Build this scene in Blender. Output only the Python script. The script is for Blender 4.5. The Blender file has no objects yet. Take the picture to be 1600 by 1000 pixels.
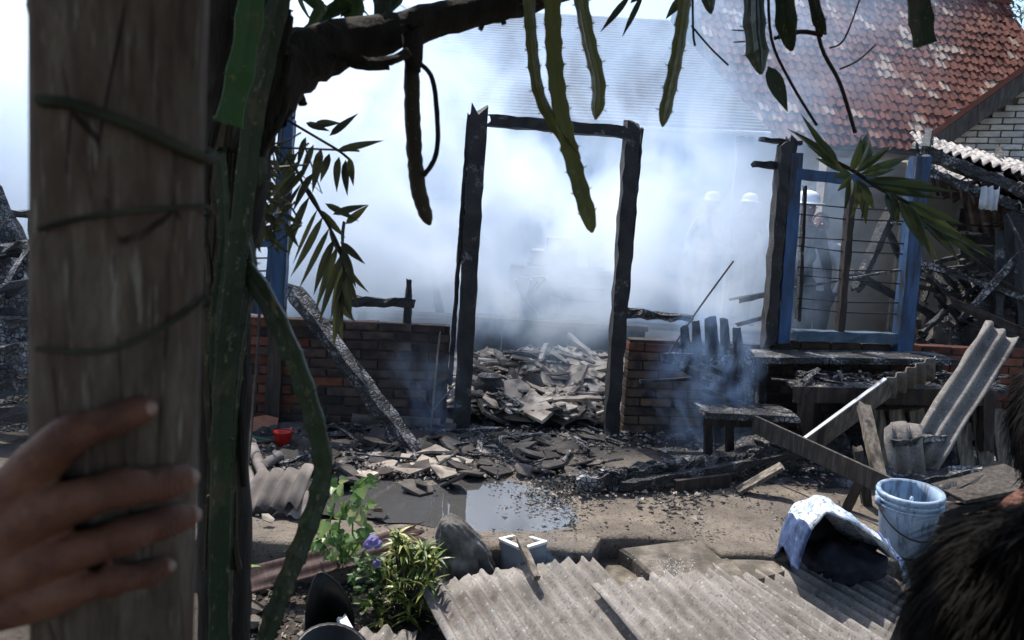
import bpy, bmesh, math, random
from mathutils import Vector, Matrix, Euler, noise as mnoise

# ------------------------------------------------------------------ camera, world, sun, exposure
SC = bpy.context.scene
COL = SC.collection
R = math.radians
FPX = 1200.0                                   # focal length in pixels of the 1600 px wide photograph
CAM_H, PITCH, ROLL = 1.5, R(8.0), R(3.2)
CAM_ROT = Euler((R(90) - PITCH, 0, 0)).to_matrix() @ Matrix.Rotation(ROLL, 3, 'Z')
CAM_LOC = Vector((0, 0, CAM_H))
cam = bpy.data.cameras.new('camera')
cam.sensor_width = 36.0
cam.lens = 36.0 * FPX / 1600.0
cam.clip_start, cam.clip_end = 0.05, 500.0
cam.dof.use_dof = True
cam.dof.focus_distance = 4.6
cam.dof.aperture_fstop = 8.5
camo = bpy.data.objects.new('camera', cam)
camo.matrix_world = Matrix.Translation(CAM_LOC) @ CAM_ROT.to_4x4()
COL.objects.link(camo)
SC.camera = camo

SUN_EL, SUN_AZ = R(60), R(-30)                 # azimuth from +Y (away from the viewer) towards +X
W = bpy.data.worlds.new('World'); SC.world = W; W.use_nodes = True
wn = W.node_tree.nodes; wl = W.node_tree.links
sky = wn.new('ShaderNodeTexSky'); sky.sky_type = 'NISHITA'; sky.sun_disc = False
sky.sun_elevation = SUN_EL; sky.sun_rotation = SUN_AZ
sky.dust_density = 1.5; sky.air_density = 1.0; sky.ozone_density = 1.0
bg = wn['Background']; bg.inputs[1].default_value = 0.15
wl.new(sky.outputs[0], bg.inputs[0])
sl = bpy.data.lights.new('sun', 'SUN'); sl.energy = 4.2; sl.angle = R(0.6); sl.color = (1, .95, .875)
sun = bpy.data.objects.new('sun', sl); COL.objects.link(sun)
sdir = Vector((math.sin(SUN_AZ) * math.cos(SUN_EL), math.cos(SUN_AZ) * math.cos(SUN_EL), math.sin(SUN_EL)))
sun.rotation_euler = sdir.to_track_quat('Z', 'Y').to_euler(); sun.location = (0, 0, 20)
vs = SC.view_settings
vs.view_transform = 'Standard'; vs.look = 'None'; vs.gamma = 1.0; vs.use_curve_mapping = False
vs.exposure = 0.85
cy = SC.cycles
cy.use_denoising = True
cy.max_bounces = 10; cy.diffuse_bounces = 3; cy.glossy_bounces = 3; cy.transmission_bounces = 4
cy.transparent_max_bounces = 12; cy.volume_bounces = 9
cy.volume_step_rate = 0.55; cy.volume_max_steps = 128
cy.use_adaptive_sampling = True; cy.adaptive_threshold = 0.02
cy.caustics_reflective = False; cy.caustics_refractive = False

rnd = random.Random(7)

# ------------------------------------------------------------------ where a line of sight meets things
def ray(px, py):
    return (CAM_ROT @ Vector(((px - 800) / FPX, (500 - py) / FPX, -1))).normalized()
def at(px, py, Y):                             # at the distance Y in front of the viewer
    d = ray(px, py); return CAM_LOC + d * (Y / d.y)
def gr(px, py, z=0.0):                         # on the level z
    d = ray(px, py); return CAM_LOC + d * ((z - CAM_H) / d.z)
WA = R(5.0)
WU = Vector((math.cos(WA), math.sin(WA), 0)); WN = Vector((math.sin(WA), -math.cos(WA), 0)); WO = Vector((0.17, 5.2, 0))
UP = Vector((0, 0, 1))
def wp(px, py, off=0.0):                       # on the house front (off: towards the viewer)
    d = ray(px, py); o = WO + WN * off
    return CAM_LOC + d * ((o - CAM_LOC).dot(WN) / d.dot(WN))
def wc(p):                                     # along / height coordinates in the house front
    return (p - WO).dot(WU), p.z

# ------------------------------------------------------------------ materials
class NT:
    def __init__(s, name):
        s.m = bpy.data.materials.new(name); s.m.use_nodes = True
        s.t = s.m.node_tree; s.n = s.t.nodes; s.l = s.t.links
        s.b = s.n['Principled BSDF']; s.out = s.n['Material Output']
        s.tc = s.n.new('ShaderNodeTexCoord')
    def vec(s, scale=(1, 1, 1), rot=(0, 0, 0), src='Object', per_object=False):
        mp = s.n.new('ShaderNodeMapping'); s.l.new(s.tc.outputs[src], mp.inputs[0])
        mp.inputs['Scale'].default_value = scale; mp.inputs['Rotation'].default_value = rot
        if per_object:
            oi = s.n.new('ShaderNodeObjectInfo'); mu = s.n.new('ShaderNodeMath'); mu.operation = 'MULTIPLY'
            mu.inputs[1].default_value = 37.0; s.l.new(oi.outputs['Random'], mu.inputs[0])
            s.l.new(mu.outputs[0], mp.inputs['Location'])
        return mp.outputs[0]
    def noise(s, vec, scale, detail=5, rough=.55, dist=0.0):
        n = s.n.new('ShaderNodeTexNoise'); n.inputs['Scale'].default_value = scale; n.inputs['Detail'].default_value = detail
        n.inputs['Roughness'].default_value = rough; n.inputs['Distortion'].default_value = dist
        s.l.new(vec, n.inputs['Vector']); return n.outputs[0]
    def voro(s, vec, scale, feature='F1', out='Distance', rnd_=1.0):
        n = s.n.new('ShaderNodeTexVoronoi'); n.feature = feature; n.inputs['Scale'].default_value = scale
        n.inputs['Randomness'].default_value = rnd_
        s.l.new(vec, n.inputs['Vector']); return n.outputs[out]
    def ramp(s, fac, stops, interp='LINEAR'):
        r = s.n.new('ShaderNodeValToRGB'); e = r.color_ramp; e.interpolation = interp
        while len(e.elements) < len(stops): e.elements.new(.5)
        for el, (p, c) in zip(e.elements, stops):
            el.position = p; el.color = (*c, 1) if len(c) == 3 else c
        s.l.new(fac, r.inputs[0]); return r.outputs[0]
    def rng(s, fac, a, b, c=0.0, d=1.0):
        r = s.n.new('ShaderNodeMapRange'); r.inputs[1].default_value = a; r.inputs[2].default_value = b
        r.inputs[3].default_value = c; r.inputs[4].default_value = d; s.l.new(fac, r.inputs[0]); return r.outputs[0]
    def math(s, op, a, b=None):
        m = s.n.new('ShaderNodeMath'); m.operation = op
        for i, x in enumerate((a, b)):
            if x is None: continue
            if isinstance(x, (int, float)): m.inputs[i].default_value = x
            else: s.l.new(x, m.inputs[i])
        return m.outputs[0]
    def mix(s, fac, a, b, mode='MIX'):
        m = s.n.new('ShaderNodeMix'); m.data_type = 'RGBA'; m.blend_type = mode
        for i, x in ((0, fac), (6, a), (7, b)):
            if isinstance(x, tuple): m.inputs[i].default_value = (*x, 1)
            elif isinstance(x, (int, float)): m.inputs[i].default_value = x
            else: s.l.new(x, m.inputs[i])
        return m.outputs[2]
    def rand(s):
        return s.n.new('ShaderNodeObjectInfo').outputs['Random']
    def done(s, color, rough=.8, bump=None, strength=.4, dist=.01, spec=.3, normal=None):
        if isinstance(color, tuple): s.b.inputs['Base Color'].default_value = (*color, 1)
        else: s.l.new(color, s.b.inputs['Base Color'])
        if isinstance(rough, (int, float)): s.b.inputs['Roughness'].default_value = rough
        else: s.l.new(rough, s.b.inputs['Roughness'])
        s.b.inputs['Specular IOR Level'].default_value = spec
        if bump is not None:
            bp = s.n.new('ShaderNodeBump'); bp.inputs['Strength'].default_value = strength; bp.inputs['Distance'].default_value = dist
            s.l.new(bump, bp.inputs['Height']); s.l.new(bp.outputs[0], s.b.inputs['Normal'])
        return s.m

def simple(name, stops, scale=6, rough=.8, bump=.4, dist=.01, bscale=None, stretch=(1, 1, 1), per_object=False, spec=.3, detail=6, dark=None, rand=0.0):
    t = NT(name); v = t.vec(stretch, per_object=per_object)
    n = t.noise(v, scale, detail)
    c = t.ramp(n, stops)
    if dark:                                       # blotches of soot or dirt
        c = t.mix(t.rng(t.noise(v, dark[0], 4), dark[1], dark[2], 0, dark[4]), c, dark[3])
    if rand:
        c = t.mix(1.0, c, t.ramp(t.rand(), [(0, (1 - rand,) * 3), (1, (1.0,) * 3)]), 'MULTIPLY')
    return t.done(c, rough, t.noise(v, bscale or scale * 4, 6, .65), bump, dist, spec)

M = {}
def build_materials():
    # charred wood: cracked into small scales, ash on some of them
    def char(name, ash, lo=(.006, .006, .007), hi=(.035, .033, .034), scale=58, ashc=(.34, .33, .33), per=True):
        t = NT(name); v = t.vec((1, 1, 1), per_object=per)
        e = t.voro(v, scale, 'DISTANCE_TO_EDGE'); n = t.noise(v, 9, 6)
        c = t.ramp(n, [(.3, lo), (.7, hi)])
        a = t.math('MULTIPLY', t.rng(t.noise(v, 5, 5, .7), .62 - ash * .3, .72 - ash * .2), t.rng(e, .03, .12))
        c = t.mix(a, c, ashc)
        return t.done(c, .62, t.math('ADD', t.rng(e, 0, .14), t.noise(v, 60, 4)), .9, .008, .5)
    M['char'] = char('charred_wood', .12)
    M['char_ash'] = char('charred_wood_with_ash', .42, scale=30)
    M['char_far'] = char('charred_beam_wood', .08, hi=(.04, .036, .034), scale=75)
    M['soot_wood'] = simple('scorched_brown_wood', [(.3, (.014, .011, .01)), (.55, (.04, .029, .024)), (.8, (.085, .062, .05))], 7, .75, .6, .006, 40, (4, 4, .6), True)
    M['old_wood'] = simple('weathered_grey_wood', [(.25, (.06, .05, .042)), (.5, (.15, .125, .10)), (.75, (.27, .235, .195))], 9, .8, .5, .004, 60, (5, 5, .7), True, dark=(3, .5, .62, (.02, .018, .016), .8))
    M['old_wood_dark'] = simple('dark_weathered_wood', [(.25, (.02, .017, .015)), (.5, (.05, .042, .036)), (.75, (.105, .09, .075))], 9, .8, .5, .004, 60, (5, 5, .7), True)
    # blue paint, scorched in places
    t = NT('scorched_blue_paint'); v = t.vec(); s = t.vec((3, 3, .5))
    c = t.ramp(t.noise(s, 6, 5), [(.3, (.012, .036, .088)), (.6, (.022, .07, .165)), (.85, (.06, .115, .2))])
    c = t.mix(t.rng(t.noise(s, 4, 6, .7), .5, .62, 0, .95), c, (.014, .013, .015))
    M['blue'] = t.done(c, .55, t.noise(s, 40, 5), .5, .004, .4)
    t = NT('sooty_blue_grey_paint'); v = t.vec()
    c = t.ramp(t.noise(v, 9, 6), [(.3, (.022, .032, .045)), (.6, (.055, .095, .14)), (.8, (.12, .16, .2))])
    M['blue_grey'] = t.done(c, .6, t.noise(v, 40, 5), .5, .004, .4)
    # bricks: each its own tone; soot stains from the fire
    def brick(name, cols, soot, sootamt):
        t = NT(name); v = t.vec((1, 1, 1), per_object=True)
        c = t.ramp(t.rand(), cols)
        c = t.mix(t.rng(t.noise(v, 14, 6), .4, .75, 0, .55), c, (cols[0][1][0] * .45, cols[0][1][1] * .45, cols[0][1][2] * .5))
        c = t.mix(t.rng(t.noise(v, 6, 4), .66 - soot, .74 - soot * .6, 0, sootamt), c, (.018, .017, .02))
        return t.done(c, .85, t.noise(v, 70, 6, .7), .7, .004, .2)
    M['brick'] = brick('red_brick', [(0, (.105, .036, .024)), (.5, (.165, .06, .038)), (1, (.22, .09, .056))], .16, .7)
    M['brick_soot'] = brick('sooted_brick', [(0, (.05, .033, .03)), (.5, (.075, .052, .044)), (1, (.105, .07, .056))], .2, .7)
    M['brick_tan'] = brick('scorched_tan_brick', [(0, (.10, .068, .05)), (.6, (.145, .098, .07)), (1, (.19, .10, .062))], .18, .75)
    M['mortar'] = simple('dark_mortar', [(.3, (.02, .018, .017)), (.7, (.07, .06, .055))], 12, .95, .6, .006)
    M['white_brick'] = simple('whitewashed_brick', [(.25, (.30, .28, .25)), (.55, (.52, .49, .44)), (.8, (.62, .60, .56))], 8, .9, .5, .006, 40, per_object=True, rand=.25)
    M['white_block'] = simple('whitewashed_block', [(.3, (.66, .66, .65)), (.7, (.80, .80, .79))], 5, .9, .3, .004, 40, per_object=True, rand=.06)
    M['pale_mortar'] = simple('pale_mortar', [(.3, (.2, .19, .18)), (.7, (.36, .34, .32))], 12, .95, .5, .005)
    M['white_mortar'] = simple('whitewashed_mortar', [(.3, (.42, .42, .42)), (.7, (.55, .55, .55))], 12, .95, .5, .005)
    M['plaster'] = simple('stained_cream_plaster', [(.25, (.30, .25, .20)), (.55, (.42, .36, .29)), (.8, (.50, .44, .36))], 3, .92, .3, .004, 30, dark=(2.2, .55, .75, (.12, .10, .09), .7))
    # ground
    t = NT('earth'); v = t.vec()
    c = t.ramp(t.noise(v, 2.2, 8, .65), [(.28, (.022, .019, .017)), (.5, (.07, .058, .047)), (.72, (.15, .125, .10))])
    c = t.mix(t.rng(t.noise(v, 26, 4), .56, .66, 0, .7), c, (.018, .016, .015))
    M['earth'] = t.done(c, .92, t.noise(v, 22, 8, .7), 1.0, .03, .2)
    t = NT('dusty_concrete'); v = t.vec(); big = t.noise(v, .9, 7, .6)
    c = t.ramp(t.noise(v, 3.0, 8, .62), [(.25, (.05, .041, .034)), (.5, (.135, .11, .087)), (.78, (.26, .215, .168))])
    c = t.mix(t.rng(big, .52, .68, 0, .75), c, (.085, .074, .066))
    c = t.mix(t.rng(t.voro(v, 26), .0, .22, .85, 0), c, (.022, .02, .019))
    c = t.mix(t.rng(t.noise(v, 48, 5, .7), .56, .64, 0, .85), c, (.02, .018, .017))
    # soot washed out of the doorway and along the foot of the wall
    c = t.mix(t.rng(t.noise(v, 2.6, 8, .7, .8), .54, .64, 0, .6), c, (.075, .068, .058))
    c = t.mix(t.rng(t.noise(v, 18, 7, .7), .55, .63, 0, .5), c, (.06, .052, .044))
    c = t.mix(t.rng(t.voro(v, 1.7, 'DISTANCE_TO_EDGE'), .0, .008, .3, 0), c, (.05, .042, .035))
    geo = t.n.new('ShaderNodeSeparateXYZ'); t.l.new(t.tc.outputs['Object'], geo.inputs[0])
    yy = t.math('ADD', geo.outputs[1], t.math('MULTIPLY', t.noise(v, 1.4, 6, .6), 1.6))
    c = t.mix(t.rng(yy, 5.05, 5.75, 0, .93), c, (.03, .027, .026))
    M['concrete'] = t.done(c, t.rng(big, .45, .65, .9, .6), t.math('ADD', t.noise(v, 12, 8, .7), t.noise(v, 70, 4)), .8, .012, .3)
    M['concrete_edge'] = simple('mossy_concrete', [(.25, (.045, .038, .031)), (.5, (.13, .11, .09)), (.78, (.25, .215, .175))], 11, .9, .9, .014, 40, dark=(9, .5, .6, (.055, .052, .035), .6), per_object=True)
    t = NT('puddle_water'); v = t.vec()
    t.b.inputs['IOR'].default_value = 2.1
    M['water'] = t.done((.06, .058, .056), .03, t.noise(v, 14, 2), .06, .003, .6)
    # sheets
    t = NT('asbestos_cement'); v = t.vec(); w = t.vec((1, 1, 1), per_object=True)
    c = t.ramp(t.noise(w, 5, 7, .6), [(.25, (.095, .085, .077)), (.5, (.175, .16, .147)), (.8, (.285, .267, .25))])
    c = t.mix(t.rng(t.noise(w, 75, 5, .75), .54, .64, 0, .75), c, (.05, .042, .037))
    c = t.mix(t.rng(t.noise(w, 40, 4, .7), .6, .68, 0, .6), c, (.42, .395, .37))
    c = t.mix(t.rng(t.noise(w, 2.0, 5, .7), .56, .7, 0, .65), c, (.09, .063, .046))
    c = t.mix(t.rng(t.noise(w, 13, 6, .7), .58, .66, 0, .55), c, (.05, .046, .035))
    c = t.mix(t.rng(t.noise(w, 3.1, 4, .6), .6, .72, 0, .5), c, (.46, .44, .41))
    M['asbestos'] = t.done(c, .93, t.noise(w, 120, 5, .7), .5, .003, .2)
    M['asbestos_sooty'] = simple('sooty_cement_sheet', [(.25, (.06, .05, .045)), (.5, (.19, .165, .15)), (.78, (.36, .32, .30))], 6, .92, .5, .004, 70, per_object=True, dark=(3, .5, .6, (.03, .027, .025), .7))
    M['ash_sheet'] = simple('ash_covered_sheet', [(.25, (.12, .11, .105)), (.5, (.30, .28, .265)), (.75, (.47, .45, .43))], 5, .95, .8, .01, 30, per_object=True, dark=(7, .5, .6, (.04, .037, .036), .8))
    M['rust'] = simple('rusty_red_sheet', [(.25, (.014, .009, .008)), (.5, (.036, .016, .014)), (.8, (.08, .042, .037))], 9, .7, .5, .004, 50, (1, 6, 1))
    # tiles
    t = NT('terracotta_tile'); v = t.vec((1, 1, 1), per_object=True)
    c = t.ramp(t.rand(), [(0, (.095, .038, .029)), (.45, (.14, .052, .037)), (.8, (.18, .067, .046)), (.93, (.22, .095, .066)), (.96, (.36, .25, .19)), (1, (.42, .32, .25))])
    c = t.mix(t.rng(t.noise(v, 9, 6, .7), .5, .7, 0, .5), c, (.07, .028, .024))
    M['tile'] = t.done(c, .85, t.noise(v, 40, 5), .5, .006, .2)
    t = NT('terracotta_tile_field'); v = t.vec(); tex = t.n.new('ShaderNodeTexWhiteNoise')
    at_ = t.n.new('ShaderNodeAttribute'); at_.attribute_name = 'tone'
    c = t.ramp(at_.outputs['Fac'], [(0, (.095, .038, .029)), (.45, (.14, .052, .037)), (.8, (.18, .067, .046)), (.93, (.22, .095, .066)), (.96, (.36, .25, .19)), (1, (.42, .32, .25))])
    c = t.mix(t.rng(t.noise(v, 9, 6, .7), .5, .7, 0, .5), c, (.07, .028, .024)); t.n.remove(tex)
    M['tile_field'] = t.done(c, .85, t.noise(v, 40, 5), .5, .006, .2)
    M['shard'] = simple('broken_tile', [(.25, (.19, .15, .12)), (.5, (.40, .335, .275)), (.78, (.58, .52, .45))], 7, .9, .6, .006, 60, per_object=True, dark=(9, .52, .64, (.05, .045, .042), .7), rand=.35)
    M['shard_dark'] = simple('sooty_rubble', [(.25, (.025, .022, .021)), (.5, (.08, .068, .06)), (.78, (.19, .165, .145))], 7, .9, .7, .008, 60, per_object=True, rand=.5)
    M['slate'] = simple('dark_roof_tiles', [(.3, (.07, .06, .06)), (.7, (.14, .12, .115))], 5, .9, .6, .01, 30)
    # plants
    def leafm(name, cols, rough=.45, trans=.25, per=True):
        t = NT(name); v = t.vec((1, 1, 1)); at2 = t.n.new('ShaderNodeAttribute'); at2.attribute_name = 'tone'
        c = t.ramp(at2.outputs['Fac'], cols)
        c = t.mix(t.rng(t.noise(v, 30, 5), .5, .75, 0, .45), c, tuple(x * .55 for x in cols[0][1]))
        m = t.done(c, rough, t.noise(v, 60, 4), .25, .003, .4)
        tr = t.n.new('ShaderNodeBsdfTranslucent'); t.l.new(c, tr.inputs[0]); mx = t.n.new('ShaderNodeMixShader'); mx.inputs[0].default_value = trans
        t.l.new(t.b.outputs[0], mx.inputs[1]); t.l.new(tr.outputs[0], mx.inputs[2]); t.l.new(mx.outputs[0], t.out.inputs[0])
        return m
    M['leaf_dark'] = leafm('dull_green_leaf', [(0, (.02, .03, .01)), (.5, (.036, .052, .018)), (1, (.07, .08, .028))], .5, .2)
    M['pale_haze'] = simple('haze_tinted_wall', [(.3, (.34, .42, .50)), (.7, (.46, .54, .62))], 3, .9, .3, .004)  # bluish tint puts the smoke's haze into the wall colour
    M['leaf_burnt'] = leafm('scorched_leaf', [(0, (.026, .026, .013)), (.5, (.045, .05, .019)), (1, (.08, .086, .03))], .6, .2)
    M['leaf_bush'] = leafm('variegated_leaf', [(0, (.04, .08, .014)), (.5, (.12, .17, .03)), (.85, (.29, .31, .07)), (1, (.45, .42, .15))], .4, .3)
    M['leaf_vine'] = leafm('pale_green_leaf', [(0, (.06, .13, .03)), (.5, (.14, .24, .07)), (.85, (.26, .36, .13)), (1, (.44, .44, .22))], .45, .35)
    M['leaf_crown'] = leafm('tree_leaf', [(0, (.02, .045, .012)), (.6, (.04, .08, .02)), (1, (.07, .11, .03))], .5, .2)
    M['petal'] = leafm('violet_petal', [(0, (.2, .15, .42)), (.5, (.34, .3, .58)), (1, (.65, .62, .8))], .5, .4)
    def stemm(name, a, b, c3, rough=.5):
        t = NT(name); v = t.vec((1, 1, .6)); n = t.noise(v, 8, 6)
        c = t.ramp(n, [(.25, a), (.5, b), (.8, c3)])
        c = t.mix(t.rng(t.noise(v, 45, 4), .62, .7, 0, .5), c, (.16, .14, .07))
        c = t.mix(t.rng(t.noise(v, 13, 6, .7), .56, .64, 0, .65), c, (.10, .078, .04))
        c = t.mix(t.rng(t.noise(v, 130, 3), .62, .7, 0, .6), c, (.2, .18, .12))
        return t.done(c, rough, t.math('ADD', t.noise(v, 22, 6, .7), t.noise(v, 110, 4)), .55, .004, .35)
    M['stem'] = stemm('cactus_stem_green', (.012, .021, .010), (.023, .039, .017), (.044, .064, .027))
    M['stem_bright'] = stemm('cactus_stem_bright_green', (.02, .065, .014), (.03, .092, .02), (.05, .125, .032))
    M['stem_olive'] = stemm('cactus_stem_olive', (.06, .07, .016), (.12, .125, .028), (.20, .18, .05))
    M['stem_dry'] = stemm('dried_root', (.03, .022, .014), (.06, .045, .028), (.10, .075, .045), .8)
    M['bark'] = simple('dark_bark', [(.25, (.010, .008, .007)), (.5, (.028, .022, .018)), (.78, (.06, .05, .04))], 9, .9, 1.0, .012, 30, (3, 3, .5), detail=8)
    t = NT('weathered_post_wood'); v = t.vec((1, 1, 1)); g = t.vec((3.2, 3.2, .8)); g2 = t.vec((11, 11, 1.3)); g3 = t.vec((1.6, 1.6, .28))
    c = t.ramp(t.noise(g, 16, 9, .7), [(.3, (.055, .036, .026)), (.5, (.115, .084, .062)), (.7, (.2, .158, .12))])
    c = t.mix(t.rng(t.noise(g2, 16, 6, .6), .58, .68, 0, .65), c, (.34, .30, .25))
    c = t.mix(t.rng(t.noise(g2, 11, 6, .6), .36, .43, .7, 0), c, (.055, .036, .028))
    c = t.mix(t.rng(t.noise(v, 9, 6, .65), .52, .66, 0, .5), c, (.10, .056, .042))
    ck_ = t.voro(g3, 17, 'DISTANCE_TO_EDGE'); nn2 = t.noise(v, 24, 5)
    crk = t.math('MULTIPLY', t.rng(ck_, .0, .016, 1, 0), t.rng(nn2, .5, .58))
    c = t.mix(crk, c, (.02, .012, .01))
    M['post'] = t.done(c, .88, t.math('SUBTRACT', t.math('ADD', t.noise(g, 22, 9, .7), t.noise(g2, 14, 4)), crk), .9, .0035, .2)
    M['cord'] = simple('old_cord', [(.3, (.02, .022, .012)), (.7, (.06, .06, .035))], 30, .9, .5, .002)
    M['wire'] = simple('dark_wire', [(.3, (.012, .011, .011)), (.7, (.04, .036, .034))], 30, .6, .3, .001)
    M['pale_metal'] = simple('pale_metal', [(.3, (.38, .38, .38)), (.7, (.6, .6, .6))], 12, .5, .3, .002)
    # objects
    t = NT('dirty_pail_plastic'); v = t.vec(); d = t.vec((6, 6, .9))
    c = t.ramp(t.noise(v, 5, 6), [(.3, (.17, .25, .36)), (.7, (.32, .41, .52))])
    c = t.mix(t.rng(t.noise(d, 5, 6, .7), .5, .62, 0, .8), c, (.06, .075, .10))
    M['pail'] = t.done(c, .45, t.noise(v, 40, 4), .15, .002, .4)
    M['pail_blue'] = simple('blue_plastic', [(.3, (.04, .09, .2)), (.7, (.10, .18, .33))], 8, .45, .2, .002)
    t = NT('speckled_white_cloth'); v = t.vec()
    c = t.ramp(t.noise(v, 9, 6), [(.3, (.26, .34, .46)), (.55, (.46, .52, .60)), (.8, (.62, .64, .66))])
    c = t.mix(t.rng(t.noise(v, 55, 5, .75), .52, .58, 0, .8), c, (.07, .075, .10))
    M['cloth'] = t.done(c, .85, t.noise(v, 60, 4), .4, .003, .2)
    M['cloth_blue'] = simple('blue_cloth', [(.3, (.012, .018, .04)), (.6, (.05, .085, .19)), (.85, (.35, .4, .5))], 26, .85, .4, .003)
    M['cloth_shade'] = simple('shade_tinted_cloth', [(.3, (.006, .007, .012)), (.7, (.022, .026, .045))], 20, .9, .5, .004)  # near black, carries the shade inside the cloth arch
    M['sack'] = simple('muddy_grey_sack', [(.25, (.03, .028, .025)), (.5, (.12, .11, .098)), (.78, (.28, .265, .24))], 14, .9, .9, .012, 30)
    M['red_plastic'] = simple('red_plastic', [(.3, (.36, .016, .012)), (.7, (.55, .035, .025))], 6, .4, .2, .002)
    M['black_plastic'] = simple('black_plastic', [(.3, (.004, .004, .0045)), (.7, (.012, .012, .013))], 8, .4, .3, .003)
    M['green_plastic'] = simple('green_hose', [(.3, (.015, .07, .035)), (.7, (.03, .12, .06))], 8, .4, .2, .002)
    M['clay'] = simple('terracotta_pot', [(.3, (.26, .10, .06)), (.7, (.40, .17, .10))], 8, .85, .4, .003)
    M['white_paint'] = simple('dirty_white_paint', [(.3, (.40, .40, .39)), (.7, (.66, .66, .65))], 6, .6, .3, .003)
    M['grey_panel'] = simple('grey_panel', [(.3, (.10, .11, .13)), (.7, (.2, .21, .23))], 6, .6, .3, .003)
    M['grey_bundle'] = simple('pale_sooty_bundle', [(.3, (.26, .26, .27)), (.7, (.55, .55, .55))], 4, .9, .5, .01)
    # people
    t = NT('skin'); v = t.vec(); jt = t.n.new('ShaderNodeAttribute'); jt.attribute_name = 'joint'; j_ = jt.outputs['Fac']
    c = t.ramp(t.noise(v, 26, 7, .65), [(.28, (.105, .037, .021)), (.5, (.165, .063, .036)), (.72, (.23, .10, .06))])
    c = t.mix(t.rng(t.noise(v, 90, 4), .52, .7, 0, .4), c, (.05, .018, .012))
    c = t.mix(t.math('MULTIPLY', j_, .6), c, (.06, .019, .013))
    wv = t.n.new('ShaderNodeTexWave'); wv.bands_direction = 'X'; wv.inputs['Scale'].default_value = 165; wv.inputs['Distortion'].default_value = 5; wv.inputs['Detail'].default_value = 3; wv.inputs['Detail Scale'].default_value = 2.0
    t.l.new(v, wv.inputs['Vector'])
    h_ = t.math('ADD', t.math('MULTIPLY', t.math('MULTIPLY', wv.outputs['Fac'], j_), 1.6), t.math('ADD', t.math('MULTIPLY', t.voro(v, 520, 'DISTANCE_TO_EDGE'), .5), t.noise(v, 130, 5)))
    M['skin'] = t.done(c, .55, h_, .8, .0022, .3)
    t.b.inputs['Subsurface Weight'].default_value = .10; t.b.inputs['Subsurface Radius'].default_value = (.006, .002, .0015)
    M['nail'] = simple('finger_nail', [(.3, (.27, .15, .11)), (.7, (.33, .20, .15))], 60, .32, .1, .001, spec=.5)
    M['hair'] = simple('black_hair', [(.3, (.004, .0035, .0035)), (.7, (.011, .009, .008))], 40, .75, .6, .003, 150, spec=.1)
    M['hair_brown'] = simple('dark_brown_hair', [(.3, (.003, .0025, .002)), (.7, (.010, .008, .007))], 40, .8, .6, .003, 150, spec=.08)
    M['shirt_brown'] = simple('brown_grey_shirt', [(.3, (.012, .010, .009)), (.7, (.03, .026, .022))], 8, .9, .5, .004, 90)
    M['shirt_dark'] = simple('dark_jacket', [(.3, (.012, .012, .014)), (.7, (.035, .035, .04))], 8, .9, .5, .004, 60)
    M['shirt_grey'] = simple('pale_grey_shirt', [(.3, (.24, .24, .27)), (.7, (.42, .42, .45))], 8, .9, .5, .004, 60)
    M['trousers'] = simple('dark_trousers', [(.3, (.02, .022, .03)), (.7, (.05, .052, .06))], 8, .9, .5, .004, 60)
    M['helmet'] = simple('white_helmet', [(.3, (.72, .72, .72)), (.7, (.82, .82, .82))], 4, .35, .05, .001, spec=.5)
build_materials()

# ------------------------------------------------------------------ mesh builder and scene tree
def basis(d, up=UP):
    d = d.normalized()
    s = d.cross(up)
    if s.length < 1e-4: s = d.cross(Vector((0, 1, 0)))
    s.normalize()
    return d, s, s.cross(d).normalized()

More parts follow.
